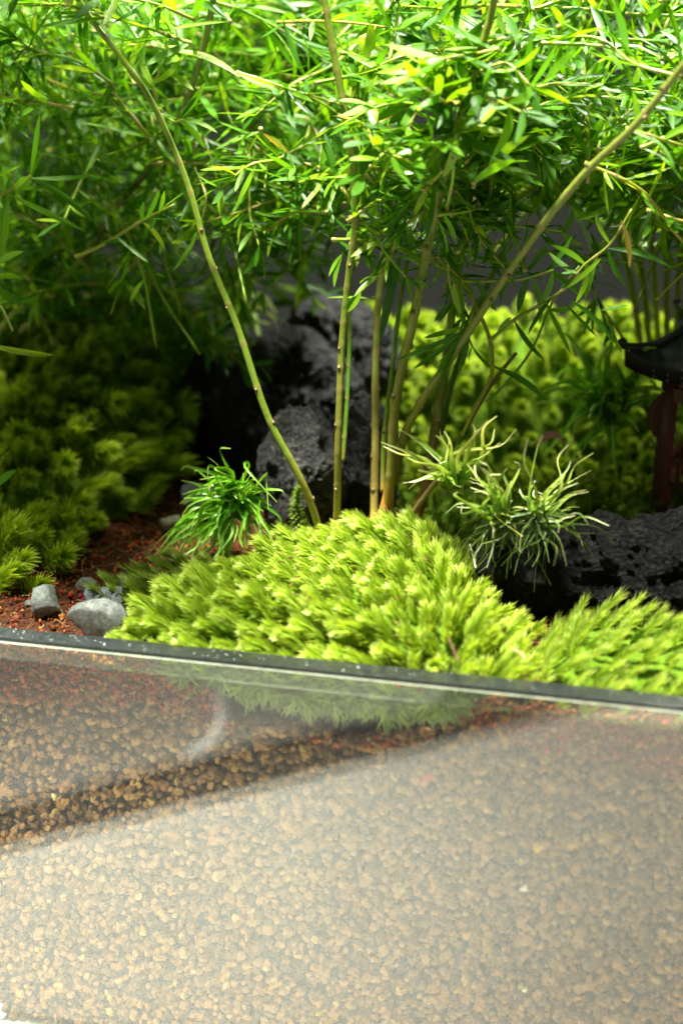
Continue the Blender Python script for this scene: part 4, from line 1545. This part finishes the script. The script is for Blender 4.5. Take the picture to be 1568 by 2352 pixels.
fill(Bp, [(-260, -520), (240, -520), (200, -60), (-260, -60)], 25, (0.01, 0.085), t1[-20:] + t2[-20:], (0.014, 0.02), (0.002, 0.003), (0.04, 0.06), None)  # unseen sprays above the view, added to shade the left bank
fill(Bp, [(-60, 560), (420, 480), (590, 430), (560, 680), (340, 760), (-60, 760)], 26, (0.13, 0.20), stB, (0.013, 0.019), (0.0015, 0.0022), (0.03, 0.05), None)
rr = Bp.r
Bp.lean = LEAN = 0.045
_, b = Bp.twig(P([(-40, 470), (15, 440), (65, 408), (72, 405)], 0.058, 0.058))
for a in [(70, 405, 105, 252), (70, 410, 62, 440), (75, 410, 232, 482), (72, 408, 215, 425), (15, 445, 25, 600), (18, 445, 195, 530), (12, 440, -30, 330), (15, 445, 0, 560), (14, 438, 30, 400), (65, 408, 30, 420)]:
    Bp.hero(b, *a, 0.056, rr.uniform(0.0018, 0.0024))
Bp.lean = LEAN = 0.0
_, b = Bp.twig(P([(175, 590), (240, 560), (330, 505), (400, 470)], 0.095, 0.085))
for a in [(330, 508, 312, 470), (335, 505, 375, 440), (350, 495, 430, 440), (365, 490, 385, 440), (330, 512, 395, 555), (345, 500, 425, 510), (270, 545, 340, 610), (365, 485, 420, 500), (355, 500, 360, 530), (240, 560, 285, 540)]:
    Bp.hero(b, *a, 0.084, rr.uniform(0.0012, 0.0018))
_, b = Bp.twig(P([(-40, 640), (0, 700), (30, 760)], 0.07, 0.065))
for a in [(-20, 655, 60, 720), (-10, 640, 35, 610), (-30, 790, 130, 840), (0, 700, 95, 690), (-20, 1130, 30, 1060), (-10, 610, 40, 560), (-30, 600, 20, 630)]:
    Bp.hero(b, *a, 0.064, rr.uniform(0.0018, 0.0028))
for a in [(130, 660, 200, 720), (200, 640, 330, 700), (150, 640, 260, 660), (210, 660, 320, 655), (150, 700, 240, 745)]:
    Bp.hero(b, *a, 0.13, 0.0024)
Bp.finish()

# --- fern behind the middle: broad blurred leaves before the backdrop
Cp = Plant('blurred asparagus fern behind the dark rock peak between the two front ferns', at(690, 730, 0.215), 63)
c1, _ = Cp.stem(P([(690, 740), (690, 640), (680, 520), (700, 380), (760, 200), (800, -60)], 0.215, 0.20), 0.0015, 0.0012, GRN, GRN, GRN, 0.014)
_, b = Cp.twig(P([(690, 660), (640, 560), (600, 500)], 0.21, 0.19))
for a in [(650, 560, 520, 620), (650, 530, 545, 500), (690, 560, 800, 480), (690, 700, 560, 690), (690, 710, 590, 660), (680, 690, 600, 720), (690, 600, 690, 700), (640, 520, 540, 640), (690, 560, 640, 440), (670, 500, 560, 480), (690, 640, 780, 560), (690, 620, 740, 520)]:
    Cp.hero(b, *a, 0.195, 0.0032)
fill(Cp, [(480, -60), (900, -60), (850, 340), (730, 330), (640, 260), (560, 220)], 36, (0.17, 0.23), c1, (0.013, 0.019), (0.002, 0.003), (0.04, 0.06), None)
fill(Cp, [(560, 330), (740, 330), (780, 560), (600, 520)], 14, (0.10, 0.16), c1, (0.011, 0.016), (0.0016, 0.0022), (0.03, 0.05), None)
Cp.finish(180)

# --- fern behind the pagoda on the right
Dp = Plant('shaded asparagus fern behind the pagoda at the right edge', at(1520, 760, 0.185), 64)
sd = []
for k in range(7):
    px = 1470 + k * 20
    q, _ = Dp.stem(P([(px, 790), (px + (k - 3) * 8, 640), (px + (k - 3) * 22, 480), (px + (k - 3) * 40, 200), (px + (k - 3) * 60, -60)], 0.18 + 0.004 * (k % 3), 0.16), 0.0011, 0.0009, (0.3, 0.3, 0.06), GRN, DGRN, 0.012)
    sd += q[len(q) // 2:]
fill(Dp, [(1150, -60), (1650, -60), (1650, 560), (1480, 560), (1400, 480), (1200, 400)], 48, (0.12, 0.20), sd, (0.010, 0.016), (0.0018, 0.0028), (0.03, 0.06), mask([(900, -120), (1700, -120), (1700, 640), (1500, 620), (1440, 560), (1280, 470), (900, 400)]))
Dp.finish(220)

# ------------------------------------------------------------------ pagoda ornament
PG = at(1662, 1180, 0.138)
PG.z = soil_z(PG.x, PG.y) + 0.001
pag = empty('pagoda_ornament', PG)
tag(pag, 'miniature pagoda with black curved roof and dark red columns at the right edge', 'pagoda')
K, RD = (0.012, 0.0125, 0.013), (0.095, 0.032, 0.026)
YA = radians(-12)


def loc(x, y, z):
    return V((x * cos(YA) - y * sin(YA), x * sin(YA) + y * cos(YA), z))


zc = (at(1500, 880, 0.122).z) - PG.z        # underside of the eaves
hw = 0.0225                                    # half width at the eaves


def roof(z0, half, rise, top, lift):
    """concave hipped roof with swept-up corners and a deep fascia"""
    mb = MB()
    nu, nv = 24, 9
    for side in range(4):
        ca, sa = cos(side * pi / 2), sin(side * pi / 2)
        vs = []
        for j in range(nv + 1):
            t = j / nv
            h = half + (top - half) * t
            zz = z0 + rise * (0.25 * t + 0.75 * t ** 2.2)
            for i in range(nu + 1):
                u = -1 + 2 * i / nu
                c = abs(u) ** 4
                li = lift * c * (1 - t) ** 2
                tile = 0.0003 * cos(u * half / 0.0016 * 2 * pi / 1.4) * (1 - 0.5 * t)
                x, y = u * h * (1 + 0.09 * c * (1 - t)), -h * (1 + 0.09 * c * (1 - t))
                vs.append((x * ca - y * sa, x * sa + y * ca, zz + li + tile))
        w = nu + 1
        mb.add([loc(*p) for p in vs], [(j * w + i, j * w + i + 1, (j + 1) * w + i + 1, (j + 1) * w + i) for j in range(nv) for i in range(nu)], K)
        # fascia and soffit
        vs = []
        for i in range(nu + 1):
            u = -1 + 2 * i / nu
            c = abs(u) ** 4
            x, y = u * half * (1 + 0.09 * c), -half * (1 + 0.09 * c)
            for dz, dy in ((0.0, 0), (-0.0042, 0.0004), (-0.0052, 0.003)):
                yy = y + dy
                vs.append((x * ca - yy * sa, x * sa + yy * ca, z0 + lift * c * (1 if dz == 0 else 0.8) + dz))
            yy = -half * 0.35
            vs.append((x * 0.35 * ca - yy * sa, x * 0.35 * sa + yy * ca, z0 - 0.0052))
        mb.add([loc(*p) for p in vs], [(i * 4 + k, i * 4 + k + 1, i * 4 + k + 5, i * 4 + k + 4) for i in range(nu) for k in range(3)], K)
    return mb


roof_o = roof(zc + 0.0052, hw, 0.016, 0.006, 0.0050).build('roof', M['paint'], pag)
for side in range(4):      # hip ridges with a knobbed upturned end
    ca, sa = cos(side * pi / 2), sin(side * pi / 2)
    pts = []
    for j in range(8):
        t = j / 7
        h = hw * 1.09 + (0.006 - hw * 1.09) * t
        zz = zc + 0.0052 + 0.016 * (0.25 * t + 0.75 * t ** 2.2) + 0.0050 * (1 - t) ** 2 + 0.0008
        pts.append(loc(-h * ca + h * sa, -h * sa - h * ca, zz))
    tip = pts[0] + (pts[0] - pts[1]).normalized() * 0.0012 + V((0, 0, 0.0016))
    mb = MB()
    tube(mb, smooth_path([tip] + pts, 4), lambda t: 0.0011 if t > 0.08 else 0.0013, K, 8)
    mb.build('ridge', M['paint'], roof_o)
for side in range(4):
    ca, sa = cos(side * pi / 2), sin(side * pi / 2)
    for i in range(9):
        u = -0.72 + 1.44 * i / 8
        mb = MB()
        x, y = u * hw, -hw - 0.0004
        for q in range(2):
            z = zc + 0.0035 - q * 0.0016 + 0.004 * abs(u) ** 4
            a = loc(x * ca - y * sa, x * sa + y * ca, z)
            b = loc(x * ca - (y - 0.0007) * sa, x * sa + (y - 0.0007) * ca, z)
            tube(mb, [a, b], 0.00042, (0.05, 0.052, 0.05), 8)
        mb.build('tile_end', M['paint'], roof_o, False)
mb = MB()
tube(mb, [loc(0, 0, zc + 0.02), loc(0, 0, zc + 0.0245), loc(0, 0, zc + 0.026), loc(0, 0, zc + 0.031), loc(0, 0, zc + 0.034)], lambda t: [0.0062, 0.0058, 0.0024, 0.0030, 0.0004][min(4, int(t * 4 + 0.5))], K, 12)
mb.build('finial', M['paint'], pag)
cw = 0.0150
for sx in (-1, 1):
    for sy in (-1, 1):
        mb = MB()
        tube(mb, [loc(sx * cw, sy * cw, -0.004), loc(sx * cw, sy * cw, 0.004), loc(sx * cw * 0.97, sy * cw * 0.97, zc * 0.6), loc(sx * cw * 0.93, sy * cw * 0.93, zc + 0.001)], lambda t: 0.0030 - 0.0005 * t, RD, 12)
        mb.build('column', M['paint'], pag)
        mb = MB()      # scrolled bracket below the eaves, standing out from the column
        q = [(0, 0.90), (0.0030, 0.84), (0.0044, 0.74), (0.0034, 0.64), (0, 0.58)]
        pth = [loc(sx * (cw * 0.95 + dx), sy * cw * 0.95, zc * f) for dx, f in q]
        tube(mb, smooth_path(pth, 5), 0.0013, RD, 8)
        mb.add([p + V((0, -0.0008, 0)) for p in pth] + [p + V((0, 0.0008, 0)) for p in pth],
               [(0, 1, 2, 3, 4), (9, 8, 7, 6, 5)], RD)
        mb.build('bracket', M['paint'], pag)
for side in range(4):
    ca, sa = cos(side * pi / 2), sin(side * pi / 2)

    def pbox(x0, x1, z0, z1, th, name, y=-cw):
        mb = MB()
        pts = []
        for z in (z0, z1):
            for (x, yy) in ((x0, y - th), (x1, y - th), (x1, y + th), (x0, y + th)):
                pts.append(loc(x * ca - yy * sa, x * sa + yy * ca, z))
        mb.add(pts, [(0, 3, 2, 1), (4, 5, 6, 7), (0, 1, 5, 4), (1, 2, 6, 5), (2, 3, 7, 6), (3, 0, 4, 7)], RD)
        return mb.build(name, M['paint'], pag, False)
    pbox(-cw + 0.002, cw - 0.002, zc * 0.86, zc * 0.95, 0.0009, 'lintel')
    pbox(-cw + 0.002, cw - 0.002, zc * 0.43, zc * 0.47, 0.0008, 'rail')
    pbox(-cw + 0.002, cw - 0.002, zc * 0.28, zc * 0.31, 0.0008, 'rail')
    for i in range(5):
        x = -cw + 0.005 + i * (2 * cw - 0.010) / 4
        pbox(x - 0.0006, x + 0.0006, zc * 0.312, zc * 0.428, 0.0006, 'baluster')
mb = MB()
box(mb, (-0.020, -0.020, -0.006), (0.020, 0.020, -0.0002), RD)
o = mb.build('plinth', M['paint'], pag, False)
o.rotation_euler = (0, 0, YA)
